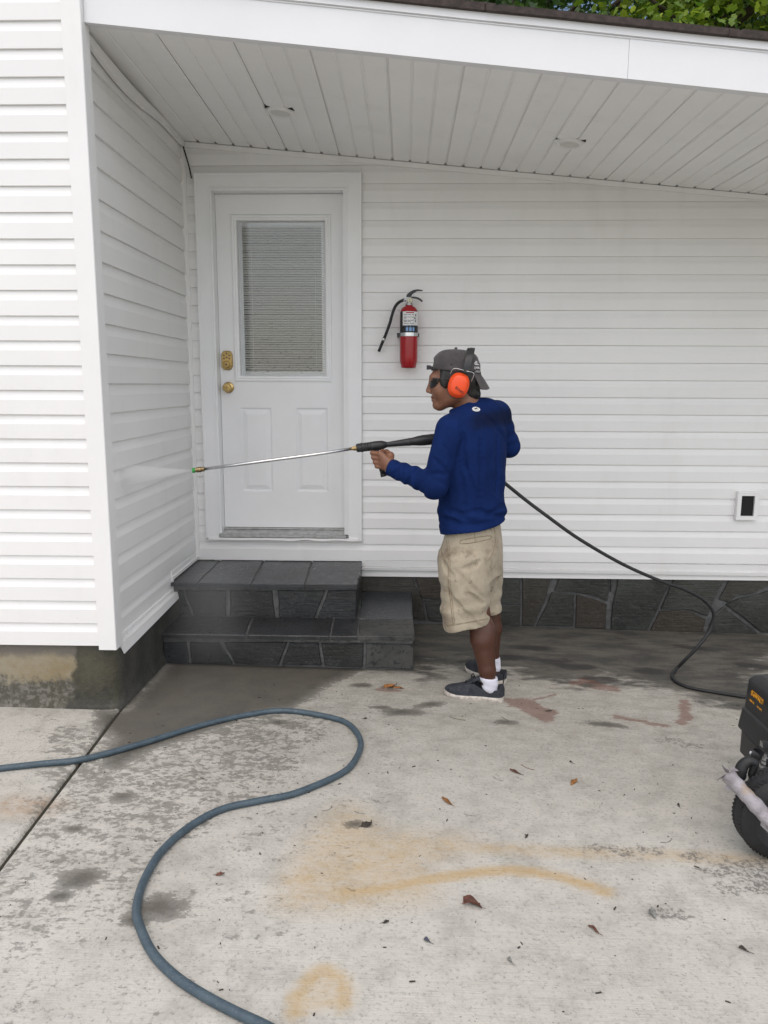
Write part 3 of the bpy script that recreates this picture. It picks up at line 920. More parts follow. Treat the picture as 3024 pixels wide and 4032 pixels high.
for x in (-.862, -.478): m.tube([(x, YD+.0225, 1.555), (x, YD+.0225, 2.437)], .0011, 6)
m.box(-.917, -.427, YD+.024, YD+.036, 2.428, 2.440); m.box(-.917, -.427, YD+.025, YD+.035, 1.551, 1.557)
obj('blind_cord', m, M_WHITEP, door)
# keypad lock
m = MB()
oct_ = []
for sx, sz in ((-1, -.62), (-.62, -.95), (-.25, -1), (.25, -1), (.62, -.95), (1, -.62), (1, .62), (.62, .95), (.25, 1), (-.25, 1), (-.62, .95), (-1, .62)):
    oct_.append((-1.0205+sx*.0345, 1.637+sz*.0575))
m.prism(oct_, 'y', YD-.016, YD, .005)
m.lathe([(.0235, 0), (.0235, .008), (.020, .011), (.019, .010), (.0165, .010), (.015, .014), (.0, .0145)], along((-1.0205, YD-.016, 1.612), (-1.0205, YD-.03, 1.612)), 24, False)
m.cur = 1
m.lathe([(.007, 0), (.007, .003), (0, .003)], along((-1.0205, YD-.030, 1.612), (-1.0205, YD-.04, 1.612)), 6, False)
for a, b in ((0, .036), (-.0165, .025), (.0165, .025), (-.0165, .006), (0, .013), (.0165, .006)):
    m.lathe([(.0046, 0), (.0046, .003), (.004, .004), (0, .004)], along((-1.0205+a, YD-.016, 1.642+b), (-1.0205+a, YD-.03, 1.642+b)), 10, False)
obj('keypad_lock', m, [M_BRASS, simple('lock_button', (.13, .07, .075), .4, .3)], door, True, 35)
m = MB()
m.lathe([(.034, 0), (.034, .003), (.031, .006), (.014, .009), (.012, .022), (.021, .030), (.0265, .040), (.0265, .050), (.023, .057), (.010, .058), (.0095, .061), (0, .061)],
        along((-1.0175, YD, 1.474), (-1.0175, YD-.1, 1.474)), 32, False)
m.cur = 1
m.box(-1.0190, -1.0160, YD-.0625, YD-.060, 1.470, 1.478)
obj('door_knob', m, [M_BRASS, M_BLACKP], door, True, 40)
# casing, jamb, sill
m = MB()
m.box(-1.1655, -1.0855, -.030, .0130, .548, 2.698); m.box(-.2755, -.1935, -.030, .0130, .535, 2.698); m.box(-1.0853, -.2757, -.030, .0130, 2.622, 2.698)
m.box(-1.1645, -1.150, -.0335, -.0301, .549, 2.697); m.box(-.209, -.1945, -.0335, -.0301, .536, 2.697); m.box(-1.1498, -.2092, -.0335, -.0301, 2.684, 2.697)
m.box(-1.0855, -1.0785, -.036, .02, .575, 2.6215); m.box(-.2825, -.2755, -.036, .02, .575, 2.6215); m.box(-1.0785, -.2825, -.036, .02, 2.6150, 2.6215)
m.box(-1.0853, -1.0675, -.024, .090, .575, 2.6148); m.box(-.3015, -.2757, -.024, .090, .575, 2.6148); m.box(-1.0675, -.3015, -.024, .090, 2.6025, 2.6148)
obj('door_frame', m, M_DOOR, house)
m = MB()
m.add([(-1.067, .055, .592), (-.3017, .055, .592), (-.3017, -.012, .577), (-1.067, -.012, .577), (-1.067, .055, .56), (-.3017, .055, .56), (-.3017, -.012, .56), (-1.067, -.012, .56)],
      [(3, 2, 1, 0), (4, 5, 6, 7), (2, 3, 7, 6), (0, 4, 7, 3), (1, 2, 6, 5)])
m.box(-1.0670, -.3017, .040, .054, .592, .600)
m.box(-1.083, -.29, -.040, -.0125, .556, .570)
obj('door_sill', m, M_ALU, house)
m = MB()
P = []
for i in range(25):
    x = -1.15+.93*i/24; wv = .0035*math.sin(i*1.3)*(i > 12)+.001*math.sin(i*.9)
    P.append([(x, .012, .552), (x, -.038, .551+wv*.3), (x, -.040, .538+wv), (x, .012, .534+wv)])
m.grid(P)
m.box(-1.165, -.215, -.012, .0128, .523, .5335)
obj('sill_trim', m, M_TRIM, house)

# ------------------------------------------------------------------ stone steps
steps = thing('stone_steps', 'two dark wet slate steps below the white back door', 'steps', (-.6, -.4, 0))
m = MB().box(-1.2465, -.200, -.530, .034, .0, .3735); m.box(-1.2, .116, -.826, .035, -.08, .1765)
m.box(-1.2465, -.2045, -.545, .012, .3742, .3905); m.box(-1.2, .1115, -.843, .012, .1772, .1935)
core = obj('core', m, M_MORTARD, steps)
def rag(q, st=.06, j_=.0025):
    out = []
    for (a, b), (c, d) in zip(q, q[1:]+q[:1]):
        out.append((a, b)); n_ = int(math.hypot(c-a, d-b)/st)
        for s in range(1, n_+1):
            t = s/(n_+1); out.append((a+(c-a)*t+rnd.uniform(-j_, j_), b+(d-b)*t+rnd.uniform(-j_, j_)))
    return out
for q in UPPER_RISER:
    q = [(min(max(a, -1.2), -.197), b) for a, b in q]
    obj('stone', MB().prism(rag(q), 'y', -.540+rnd.uniform(-.002, .002), -.52, .004), M_SLATE, steps)
for i, q in enumerate(LOWER_RISER):
    q = [(min(max(a, -1.2), .122), b) for a, b in q]
    obj('stone', MB().prism(rag(q), 'y', -.836+rnd.uniform(-.002, .002), -.82, .004), M_SLATEL if i >= 5 else M_SLATE, steps)
# end stones on the right-hand sides
obj('stone', MB().prism(rag([(-.52, .205), (-.30, .203), (-.28, .365), (-.525, .362)]), 'x', -.194, -.205, .003), M_SLATE, steps)
obj('stone', MB().prism(rag([(-.285, .203), (.02, .205), (.02, .365), (-.265, .365)]), 'x', -.194, -.205, .003), M_SLATE, steps)
obj('stone', MB().prism(rag([(-.82, .012), (-.50, .01), (-.47, .166), (-.82, .165)]), 'x', .122, .110, .003), M_SLATEL, steps)
obj('stone', MB().prism(rag([(-.485, .008), (.02, .005), (.02, .166), (-.455, .166)]), 'x', .122, .110, .003), M_SLATE, steps)
def tread(q, z0, z1, mt=M_SLATET):
    tz = rnd.uniform(-.0015, .0015)
    return obj('tread_slab', MB().prism(rag(q, .07, .003), 'z', z1+tz, z0, .004), mt, steps)
for q in ([(-1.244, -.556), (-1.090, -.556), (-1.095, .015), (-1.244, .015)], [(-1.080, -.553), (-.784, -.560), (-.818, .015), (-1.085, .015)],
          [(-.774, -.559), (-.484, -.560), (-.514, .015), (-.807, .015)], [(-.474, -.559), (-.192, -.556), (-.196, .015), (-.504, .015)]):
    tread(q, .3742, .397)
for q, mt in (([(-1.2, -.853), (-.760, -.855), (-.786, -.545), (-1.2, -.545)], M_SLATE), ([(-.749, -.855), (-.318, -.856), (-.328, -.545), (-.775, -.545)], M_SLATE),
              ([(-.308, -.856), (-.173, -.853), (-.186, -.545), (-.318, -.545)], M_SLATE), ([(-.166, -.854), (.127, -.852), (.123, -.562), (-.178, -.566)], M_SLATEL),
              ([(-.180, -.555), (.122, -.551), (.116, .015), (-.188, .015)], M_SLATET)):
    tread(q, .1772, .200, mt)
m = MB()        # smeared mortar line under the lower slab's nose
for i in range(22):
    xa = -.95+1.07*i/22; h = rnd.uniform(.004, .012)*(1 if i > 7 else .5)
    m.box(xa, xa+.047, -.8405, -.826, .166-h*.5, .1768)
obj('mortar_seam', m, M_MORTAR, steps)

# ------------------------------------------------------------------ implicit modelling: a distance field on a grid, turned into one skin
class Field:
    def __init__(s, lo, hi, h):
        s.lo = np.array(lo, np.float32); s.h = h
        s.n = np.ceil((np.array(hi)-s.lo)/h).astype(int)+1
        s.a = np.full(s.n, .2, np.float32)
        s.ax = [s.lo[i]+h*np.arange(s.n[i], dtype=np.float32) for i in range(3)]
    def sub(s, lo, hi):
        i0 = np.maximum(0, np.floor((np.array(lo)-s.lo)/s.h).astype(int)); i1 = np.minimum(s.n, np.ceil((np.array(hi)-s.lo)/s.h).astype(int)+1)
        sl = tuple(slice(a, b) for a, b in zip(i0, i1))
        x, y, z = (s.ax[i][sl[i]] for i in range(3))
        return sl, x[:, None, None], y[None, :, None], z[None, None, :]
    def put(s, sl, d, k, op='add'):
        a = s.a[sl]
        if op == 'add':
            if k > 0:
                h = np.clip(.5+.5*(a-d)/k, 0, 1); s.a[sl] = a+(d-a)*h-k*h*(1-h)
            else: s.a[sl] = np.minimum(a, d)
        else:
            if k > 0:
                h = np.clip(.5-.5*(a+d)/k, 0, 1); s.a[sl] = a+(-d-a)*h+k*h*(1-h)
            else: s.a[sl] = np.maximum(a, -d)
    def cone(s, a, b, ra, rb, k=.02, op='add', mod=None):
        a, b = np.array(a, np.float32), np.array(b, np.float32); m = max(ra, rb)+max(k, .01)*1.5+.02
        sl, x, y, z = s.sub(np.minimum(a, b)-m, np.maximum(a, b)+m)
        e = b-a
        t = np.clip(((x-a[0])*e[0]+(y-a[1])*e[1]+(z-a[2])*e[2])/(e@e+1e-12), 0, 1)
        d = np.sqrt((x-a[0]-t*e[0])**2+(y-a[1]-t*e[1])**2+(z-a[2]-t*e[2])**2)-(ra+t*(rb-ra))
        if mod is not None: d = d+mod(x, y, z, t)
        s.put(sl, d, k, op); return s
    def chain(s, pts, rs, k=.02, mod=None):
        for i in range(len(pts)-1): s.cone(pts[i], pts[i+1], rs[i], rs[i+1], k, mod=mod)
        return s
    def ell(s, c, r, k=.02, op='add', rot=None, p=2.0, mod=None):
        c = np.array(c, np.float32); r = np.array(r, np.float32); m = float(max(r))+max(k, .01)*1.5+.02
        sl, x, y, z = s.sub(c-m, c+m)
        q = [x-c[0], y-c[1], z-c[2]]
        if rot is not None:
            q = [q[0]*rot[i][0]+q[1]*rot[i][1]+q[2]*rot[i][2] for i in range(3)]
        if p == 2.0:
            k0 = np.sqrt((q[0]/r[0])**2+(q[1]/r[1])**2+(q[2]/r[2])**2)
            k1 = np.sqrt((q[0]/r[0]**2)**2+(q[1]/r[1]**2)**2+(q[2]/r[2]**2)**2)+1e-6
            d = k0*(k0-1)/k1
        else:
            k0 = (np.abs(q[0]/r[0])**p+np.abs(q[1]/r[1])**p+np.abs(q[2]/r[2])**p)**(1/p)
            d = (k0-1)*float(min(r))
        if mod is not None: d = d+mod(x, y, z)
        s.put(sl, d, k, op); return s
    def loft(s, zs, cx, cy, a, b, th, k=.02, p=2.3, mod=None, op='add', pad=.03):
        """stack of rotated super-ellipses over z"""
        zs = np.array(zs, float); o = np.argsort(zs); zs = zs[o]
        g = lambda v: np.interp(s.ax[2], zs, np.array(v, float)[o] if hasattr(v, '__len__') else np.full(len(zs), v)).astype(np.float32)
        M = max(np.max(a), np.max(b))+k+pad
        sl, x, y, z = s.sub((np.min(cx)-M, np.min(cy)-M, zs[0]-k-pad), (np.max(cx)+M, np.max(cy)+M, zs[-1]+k+pad))
        G = [g(v)[sl[2]][None, None, :] for v in (cx, cy, a, b, th)]
        cs, sn = np.cos(np.radians(G[4])), np.sin(np.radians(G[4]))
        u = (x-G[0])*cs+(y-G[1])*sn; v = -(x-G[0])*sn+(y-G[1])*cs
        k0 = (np.abs(u/G[2])**p+np.abs(v/G[3])**p)**(1/p)
        d = (k0-1)*np.minimum(G[2], G[3])
        if mod is not None: d = d+mod(x, y, z, u, v)
        d = np.maximum(d, np.maximum(z-zs[-1], zs[0]-z))
        s.put(sl, d.astype(np.float32), k, op); return s
    def sample(s, p):
        q = (np.array(p)-s.lo)/s.h
        i = np.clip(np.floor(q).astype(int), 0, s.n-2); f = np.clip(q-i, 0, 1)
        a = s.a[i[0]:i[0]+2, i[1]:i[1]+2, i[2]:i[2]+2].astype(float)
        a = a[0]*(1-f[0])+a[1]*f[0]; a = a[0]*(1-f[1])+a[1]*f[1]
        return a[0]*(1-f[2])+a[1]*f[2]
    def snap(s, p, n=6):
        p = np.array(p, float)
        for _ in range(n):
            e = s.h
            g = np.array([s.sample(p+np.eye(3)[k]*e)-s.sample(p-np.eye(3)[k]*e) for k in range(3)])
            g /= np.linalg.norm(g)+1e-9
            p = p-g*s.sample(p)
        return p, g
    def groove(s, pts, r, depth=.45, n=9, k=.012):
        """press a soft fold, fading at both ends, into the surface along pts"""
        P = curve(pts, max(3, int(n/(len(pts)-1))))
        Q_ = [s.snap(p) for p in P]; N_ = len(P)
        R_ = [r*max(.12, math.sin(math.pi*(i+.3)/(N_-.4))) for i in range(N_)]
        C_ = [q+g*(r_*(1-depth*2*0)+r_*(.9-depth)-r_*.9+.0) for (q, g), r_ in zip(Q_, R_)]
        for i in range(N_-1): s.cone(C_[i], C_[i+1], R_[i]*.95, R_[i+1]*.95, k, 'cut')
    def cut(s, f):
        """keep only where f(x,y,z) <= 0"""
        x, y, z = s.ax[0][:, None, None], s.ax[1][None, :, None], s.ax[2][None, None, :]
        s.a = np.maximum(s.a, f(x, y, z).astype(np.float32)); return s
    def add_noise(s, f):
        x, y, z = s.ax[0][:, None, None], s.ax[1][None, :, None], s.ax[2][None, None, :]
        s.a = s.a+f(x, y, z).astype(np.float32); return s
    def mesh(s, relax=1):
        a = s.a; ins = a < 0
        nx, ny, nz = a.shape
        c = np.zeros((nx-1, ny-1, nz-1), np.int8)
        for dx in (0, 1):
            for dy in (0, 1):
                for dz in (0, 1): c += ins[dx:nx-1+dx, dy:ny-1+dy, dz:nz-1+dz]
        act = (c > 0) & (c < 8)
        ci = np.argwhere(act)
        idx = np.full(act.shape, -1, np.int32); idx[act] = np.arange(len(ci))
        val = np.stack([a[ci[:, 0]+dx, ci[:, 1]+dy, ci[:, 2]+dz] for dx in (0, 1) for dy in (0, 1) for dz in (0, 1)], 1)
        cor = np.array([(dx, dy, dz) for dx in (0, 1) for dy in (0, 1) for dz in (0, 1)], float)
        acc = np.zeros((len(ci), 3)); cnt = np.zeros(len(ci))
        for p in range(8):
            for q in range(p+1, 8):
                if np.abs(cor[p]-cor[q]).sum() != 1: continue
                A, B = val[:, p], val[:, q]
                mk = (A < 0) != (B < 0)
                t = np.where(mk, A/(A-B+1e-20), 0)
                acc += np.where(mk[:, None], cor[p]+(cor[q]-cor[p])*t[:, None], 0); cnt += mk
        V = (ci+acc/cnt[:, None])*s.h+s.lo
        F = []
        for ax in range(3):
            sh = [slice(None)]*3; s1 = [slice(None)]*3; sh[ax] = slice(0, -1); s1[ax] = slice(1, None)
            A, B = ins[tuple(sh)], ins[tuple(s1)]
            e = np.argwhere(A != B)
            o1, o2 = [(1, 2), (2, 0), (0, 1)][ax]
            ok = (e[:, o1] > 0) & (e[:, o2] > 0) & (e[:, o1] < a.shape[o1]-1) & (e[:, o2] < a.shape[o2]-1)
            e = e[ok]
            fl = A[tuple(e.T)]
            def g(d1, d2):
                q = e.copy(); q[:, o1] += d1; q[:, o2] += d2
                return idx[tuple(q.T)]
            Q = np.stack([g(-1, -1), g(0, -1), g(0, 0), g(-1, 0)], 1)
            Q[~fl] = Q[~fl][:, ::-1]
            F.append(Q)
        F = np.concatenate(F); F = F[(F >= 0).all(1)]
        for _ in range(relax):     # gentle Laplacian pass
            sm1 = np.zeros_like(V); ct = np.zeros(len(V))
            for i in range(4):
                np.add.at(sm1, F[:, i], V[F[:, (i+1) % 4]]); np.add.at(ct, F[:, i], 1)
                np.add.at(sm1, F[:, i], V[F[:, (i-1) % 4]]); np.add.at(ct, F[:, i], 1)
            V = V+.5*(sm1/ct[:, None]-V)
        return V, F

# ------------------------------------------------------------------ the person
person = thing('person', 'man in blue long sleeved shirt and khaki shorts aiming a spray gun by the door', 'person', (.45, -1.08, .012))
B = Field((-.12, -1.33, .03), (.70, -.74, 1.67), .004)
# head in profile, facing -x
HY = -1.10
B.ell((.297, HY, 1.548), (.102, .076, .100), .01)
B.ell((.258, HY, 1.478), (.068, .060, .085), .03)
B.ell((.232, HY, 1.500), (.047, .052, .060), .02)
B.cone((.226, HY, 1.407), (.232, HY, 1.43), .020, .030, .02)
for sy in (-1, 1):
    B.cone((.228, HY+sy*.008, 1.404), (.300, HY+sy*.046, 1.446), .020, .027, .028)
    B.ell((.226, HY+sy*.036, 1.468), (.026, .024, .030), .028)
    B.ell((.1845, HY+sy*.0115, 1.4595), (.0085, .0075, .0075), .006)
B.cone((.191, HY-.030, 1.527), (.191, HY+.030, 1.527), .011, .011, .022)
B.cone((.186, HY, 1.512), (.1745, HY, 1.470), .0085, .0105, .008)
B.ell((.1745, HY, 1.4655), (.0105, .0105, .009), .006)
B.ell((.1945, HY, 1.4375), (.0095, .024, .0068), .005)
B.ell((.1975, HY, 1.4235), (.0095, .021, .0072), .005)
B.ell((.2085, HY, 1.399), (.0105, .014, .012), .012)
# neck, trunk, arms, legs
B.chain([(.325, -1.095, 1.455), (.365, -1.085, 1.385), (.395, -1.085, 1.30)], [.054, .058, .075], .03)
B.loft([.70, .85, 1.0, 1.15, 1.28, 1.36], [.40, .395, .388, .385, .386, .388], [-1.08]*4+[-1.085, -1.09], [.128, .130, .132, .145, .145, .11], [.09, .09, .09, .095, .09, .06], [30, 30, 34, 40, 44, 44], .03)
SL, EL, WL = (.272, -1.200, 1.294), (.205, -1.245, 1.048), (.010, -1.152, 1.113)
SR, ER, WR = (.503, -.98, 1.350), (.575, -.93, 1.200), (.440, -.845, 1.188)
B.chain([SL, EL], [.052, .042], .02); B.chain([EL, WL], [.042, .028], .015)
B.chain([SR, ER], [.052, .040], .02); B.chain([ER, WR], [.040, .027], .015)
B.chain([(.385, -1.140, .72), (.425, -1.165, .43)], [.066, .052], .02); B.chain([(.425, -1.165, .43), (.446, -1.18, .30), (.468, -1.203, .16), (.480, -1.205, .06)], [.053, .0575, .0395, .030], .012)
B.ell((.468, -1.185, .325), (.040, .045, .075), .02)
B.chain([(.43, -1.02, .72), (.490, -1.00, .43)], [.066, .052], .02); B.chain([(.490, -1.00, .43), (.503, -1.0, .30), (.512, -.985, .15), (.53, -.985, .06)], [.052, .055, .038, .030], .012)
# left hand round the upright grip: metacarpals, four fingers, thumb
G0, G1 = Vector((-.058, -1.088, 1.19)), Vector((-.028, -1.082, 1.08))
for i, (z, L) in enumerate(((1.178, 1.0), (1.1565, 1.05), (1.1355, 1.0), (1.1160, .86))):
    sx = (1.178-z)*.30
    mcp = (-.044+sx, -1.137, z); pip = (-.082+sx+(1-L)*.02, -1.122, z+.002); dip = (-.080+sx+(1-L)*.02, -1.083, z-.001); tip = (-.050+sx, -1.066, z-.002)
    B.cone((.002, -1.152, 1.122+(z-1.145)*.45), mcp, .0185, .0140, .014)
    B.cone(mcp, pip, .0120, .0108, .005); B.cone(pip, dip, .0106, .0094, .004); B.cone(dip, tip, .0092, .0080, .003)
    B.ell(mcp, (.0145, .0135, .0130), .006); B.ell(pip, (.0118, .0124, .0114), .003)
B.cone((-.002, -1.146, 1.135), (.002, -1.122, 1.168), .0205, .018, .012); B.cone((.002, -1.122, 1.168), (-.016, -1.092, 1.183), .0160, .0130, .008)
B.cone((-.016, -1.092, 1.183), (-.040, -1.072, 1.186), .0112, .0090, .004)
B.cone((.006, -1.150, 1.118), (-.018, -1.135, 1.140), .024, .022, .015)
# right hand on the trigger handle behind the body
H0, H1 = Vector((.372, -.920, 1.232)), Vector((.392, -.905, 1.135))
for i, z in enumerate((1.215, 1.197, 1.180, 1.163)):
    sx = (1.215-z)*.22
    mcp = (.372+sx, -.870, z); pip = (.342+sx, -.895, z); dip = (.350+sx, -.930, z-.001); tip = (.378+sx, -.938, z-.002)
    B.cone((.432, -.848, 1.190+(z-1.19)*.4), mcp, .0160, .0115, .012)
    B.cone(mcp, pip, .0105, .0098, .005); B.cone(pip, dip, .0096, .0086, .003); B.cone(dip, tip, .0084, .0074, .003)
    B.ell(mcp, (.0125, .012, .0115), .006)
B.cone((.430, -.855, 1.20), (.410, -.880, 1.222), .017, .014, .012); B.cone((.410, -.880, 1.222), (.385, -.905, 1.236), .012, .0095, .005)
V, F = B.mesh(1)
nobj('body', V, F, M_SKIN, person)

# blue shirt
sn = lambda *t: np.sin(sum(t))
T = Field((-.10, -1.37, .72), (.72, -.76, 1.47), .0045)
def tmod(x, y, z, u, v):
    lum = .0030*np.sin(7*u+1.5*np.sin(9*z))*np.clip((1.36-z)*3, 0, 1)
    drag = .0028*np.sin(30*(u+.55*(z-1.0))+2.4*np.sin(6*z)+1.2*np.sin(17*z+8*u))*np.clip((1.22-z)*4, 0, 1)
    hem = -.004*np.exp(-((z-.900)/.03)**2)+.005*np.exp(-((z-.862-.10*(x-.39))/.012)**2)
    gat = .0030*np.sin(75*(z-.12*u)+5*np.sin(9*u)+2)*np.exp(-((z-.875)/.06)**2)
    return lum+drag+hem+gat
T.loft([.74, .80, .86, .92, 1.0, 1.10, 1.20, 1.29, 1.345, 1.385], [.397, .396, .394, .392, .3865, .386, .385, .388, .393, .40],
       [-1.08]*6+[-1.083, -1.086, -1.088, -1.085], [.164, .165, .167, .168, .169, .175, .180, .176, .150, .105], [.128, .128, .128, .127, .125, .126, .126, .118, .098, .072], [30, 30, 30, 30, 33, 37, 41, 44, 44, 44], .02, 2.25, tmod)
T.cone((.375, -1.085, 1.372), (.278, -1.195, 1.296), .056, .058, .035)
T.cone((.410, -1.080, 1.372), (.503, -.985, 1.352), .060, .066, .035)
T.ell((.445, -1.055, 1.365), (.070, .060, .066), .03)
T.cone((.335, -1.095, 1.392), (.385, -1.085, 1.345), .064, .074, .02)
def arm(amp, fq, ph):
    return lambda x, y, z, t: (amp*np.sin(fq*t+ph+3*np.sin(14*z+9*x))*np.clip(4*t*(1.1-t), 0, 1)).astype(np.float32)
T.cone(SL, EL, .063, .056, .03, mod=arm(.0022, 13, 0)); T.cone(EL, (.005, -1.150, 1.1145), .0565, .0405, .022, mod=arm(.0032, 24, 2.2))
T.cone(SR, ER, .066, .053, .03, mod=arm(.003, 15, 1)); T.cone(ER, (.445, -.848, 1.188), .052, .039, .02, mod=arm(.005, 20, 0))
T.ell((.200, -1.248, 1.040), (.058, .055, .055), .02)
def crease(c0, c1, r0, r1, t, ph0, ph1, slant, dep=.006, n=9):
    """carve a soft groove part of the way round a sleeve"""
    c0, c1 = np.array(c0), np.array(c1); ax = (c1-c0)/np.linalg.norm(c1-c0)
    u = np.cross(ax, (0, 0, 1)); u /= np.linalg.norm(u); v = np.cross(u, ax)
    P = []
    for i in range(n):
        f = i/(n-1); ph = ph0+(ph1-ph0)*f; tt = t+slant*(f-.5)
        rr = (r0+(r1-r0)*tt)*1.0+.0035
        P.append(c0+(c1-c0)*tt+rr*(math.cos(ph)*u+math.sin(ph)*v))
    for i in range(n-1):
        s0 = math.sin(math.pi*(i+.15)/(n-.7)); s1 = math.sin(math.pi*(i+1.15)/(n-.7))
        pass
    T.groove(P[::2], dep*1.15, .35, 9)
for t, a, b, sl, dp in ((.10, 2.0, 5.2, .20, .009), (.24, 2.3, 4.6, .10, .008), (.36, 1.6, 4.3, -.14, .008), (.50, 2.6, 4.9, .12, .006), (.66, 1.5, 3.9, -.10, .006), (.80, 2.6, 4.4, .06, .005)):
    crease(EL, (.005, -1.150, 1.1145), .0565, .0405, t, a, b, sl, dp)
for t, a, b, sl, dp in ((.93, -.6, 1.7, .10, .009), (.82, -.9, 1.4, -.12, .008), (.66, -.5, 1.2, .2, .006), (.45, 0, 1.6, .3, .005)):
    crease(SL, EL, .063, .056, t, a+2.2, b+2.2, sl, dp)
for t, a, b, sl, dp in ((.92, 2.2, 4.4, .1, .008), (.75, 2.0, 4.2, -.15, .007), (.55, 2.2, 4.0, .2, .005)):
    crease(SR, ER, .066, .053, t, a, b, sl, dp)
# long soft folds: from the near armpit down the back, and gathers above the hem
for A_, B_, r in (((.300, -1.235, 1.20), (.345, -1.218, .93), .009), ((.330, -1.238, 1.15), (.420, -1.195, .90), .008), ((.405, -1.215, 1.25), (.415, -1.205, .95), .007), ((.475, -1.14, 1.28), (.480, -1.135, 1.0), .008),
                  ((.262, -1.195, .925), (.352, -1.212, .895), .008), ((.335, -1.210, .915), (.455, -1.160, .905), .007), ((.430, -1.165, .885), (.520, -1.09, .900), .007), ((.250, -1.16, .885), (.33, -1.205, .865), .007), ((.46, -1.14, .93), (.53, -1.07, .915), .006),
                  ((.290, -1.22, 1.30), (.350, -1.21, 1.12), .006), ((.43, -1.16, 1.345), (.50, -1.06, 1.22), .006)):
    T.groove([A_, tuple((np.array(A_)+B_)/2+np.array((.006, 0, .004))), B_], r*1.2, .30, 11, .018)
def scut(x, y, z):
    cuffL = (np.array(WL)-np.array(EL)); cuffL /= np.linalg.norm(cuffL)
    d = (x-(-.002))*cuffL[0]+(y+1.148)*cuffL[1]+(z-1.115)*cuffL[2]
    d = np.where((z > 1.04) & (z < 1.19) & (x < .1), d, -1.0)
    hem = (.795+.205*(x-.239)+.006*np.sin(22*x+1)-.028*np.clip((y+1.08)/.13, -1, 1)*0)-z
    neck = (z-(1.372+.46*(x-.277)+.008))*np.where(x < .405, 1.0, .0)+np.where(x < .405, 0, -1.0)
    neck = np.where((z > 1.33), neck*.9, -1.0)
    return np.maximum(np.maximum(d, hem), neck)
T.cut(scut)
V, F = T.mesh(1)
shirt_o = nobj('shirt', V, F, M_SHIRT, person)
BV = BVHTree.FromPolygons([tuple(v) for v in V], [tuple(f) for f in F])
EYE = Vector((.06845, -4.65427, 1.49015))
def hit(bv, x, y, z, off=.001):
    """nearest outer surface along the sight line to a point"""
    d = (Vector((x, y, z))-EYE).normalized()
    h = bv.ray_cast(EYE, d)
    if h[0] is None: return Vector((x, y, z)), -d
    return h[0]+h[1]*off, h[1]
# round white emblem on the upper back
p, nrm = hit(BV, .387, -1.2, 1.386, .0015)
xax = Vector((0, 0, 1)).cross(nrm).normalized(); zup = nrm.cross(xax)
xax, zup = (xax*.98+zup*.12).normalized(), (zup*.98-xax*.12).normalized()
LM = frame(p, xax, zup, nrm)
m = MB(); m.lathe([(.0205, -.003), (.0205, .0006), (0, .0008)], LM @ Matrix.Diagonal((1, .72, 1, 1)), 28, False)
badge = obj('shirt_badge', m, M_WHITEP, shirt_o, True, 40)
m = MB()
def arcband(cx, cz, r, a0, a1, w0, z=.0012, k=8):
    P = []
    for i in range(k+1):
        a = R(a0+(a1-a0)*i/k); w_ = w0*(1-.45*abs(2*i/k-1))
        P.append([LM @ Vector((cx+(r-w_)*math.cos(a), cz+(r-w_)*math.sin(a), z)), LM @ Vector((cx+(r+w_)*math.cos(a), cz+(r+w_)*math.sin(a), z))])
    m.grid(P)
arcband(0, .0125, .0095, 200, 340, .0026); arcband(0, -.0075, .0095, 20, 160, .0026)
for q in (-1, 1):
    P = [[LM @ Vector((q*.0038-.0015, .0015+.0, .0012)), LM @ Vector((q*.0038+.0015, .0015, .0012))], [LM @ Vector((q*.0038-.0015, .0028, .0012)), LM @ Vector((q*.0038+.0015, .0028, .0012))]]
m.add([LM @ Vector(v) for v in ((-.0098, -.0098, .0012), (.0098, -.0098, .0012), (.0098, -.0086, .0012), (-.0098, -.0086, .0012))], [(0, 1, 2, 3)])
obj('shirt_badge_print', m, M_BLACKP, shirt_o)

# khaki shorts
Q = Field((.18, -1.32, .30), (.62, -.84, .90), .0045)
def qmod(x, y, z, u, v):
    w1 = .0045*np.sin(26*(z+.75*u)+2.2*np.sin(11*u+2)+.8)*np.clip((.80-z)*5, 0, 1)
    w2 = .0030*np.sin(52*(z-.35*u)+3*np.sin(13*z))*np.clip((.62-z)*6, 0, 1)
    return w1+w2-.004*np.clip((.40-z)*20, 0, 1)*0
Q.loft([.60, .68, .76, .84, .89], [.392, .392, .396, .402, .404], [-1.08]*5, [.150, .158, .146, .130, .122], [.126, .128, .114, .098, .092], [30]*5, .05, 2.3, qmod)
Q.loft([.33, .42, .52, .62, .70], [.378, .367, .356, .352, .356], [-1.165, -1.163, -1.16, -1.155, -1.145], [.113, .114, .116, .117, .112], [.092, .094, .096, .096, .090], [8]*5, .04, 2.3, qmod)
Q.loft([.36, .45, .55, .64, .72], [.463, .458, .453, .449, .440], [-1.0]*5, [.093, .094, .097, .10, .10], [.092, .092, .092, .095, .09], [10]*5, .03, 2.3, qmod)
for A_, B_, r in (((.300, -1.262, .66), (.440, -1.235, .52), .008), ((.330, -1.262, .60), (.430, -1.245, .47), .009), ((.290, -1.262, .50), (.400, -1.262, .42), .008), ((.31, -1.262, .45), (.44, -1.245, .385), .007),
                  ((.26, -1.245, .56), (.33, -1.262, .47), .007), ((.43, -1.22, .70), (.34, -1.245, .66), .007), ((.36, -1.262, .55), (.45, -1.235, .49), .006), ((.50, -1.10, .62), (.53, -1.04, .50), .007), ((.245, -1.20, .69), (.30, -1.25, .62), .006)):
    Q.groove([A_, tuple((np.array(A_)+B_)/2+np.array((0, 0, -.008))), B_], r*1.35, .42, 11, .016)
def qcut(x, y, z):
    near = (.350+.205*(x-.27)+.004*np.sin(40*x))-z
    far = (.385+.20*(x-.5))-z
    return np.where(y < -1.075, near, far)
Q.cut(qcut)
V, F = Q.mesh(1)
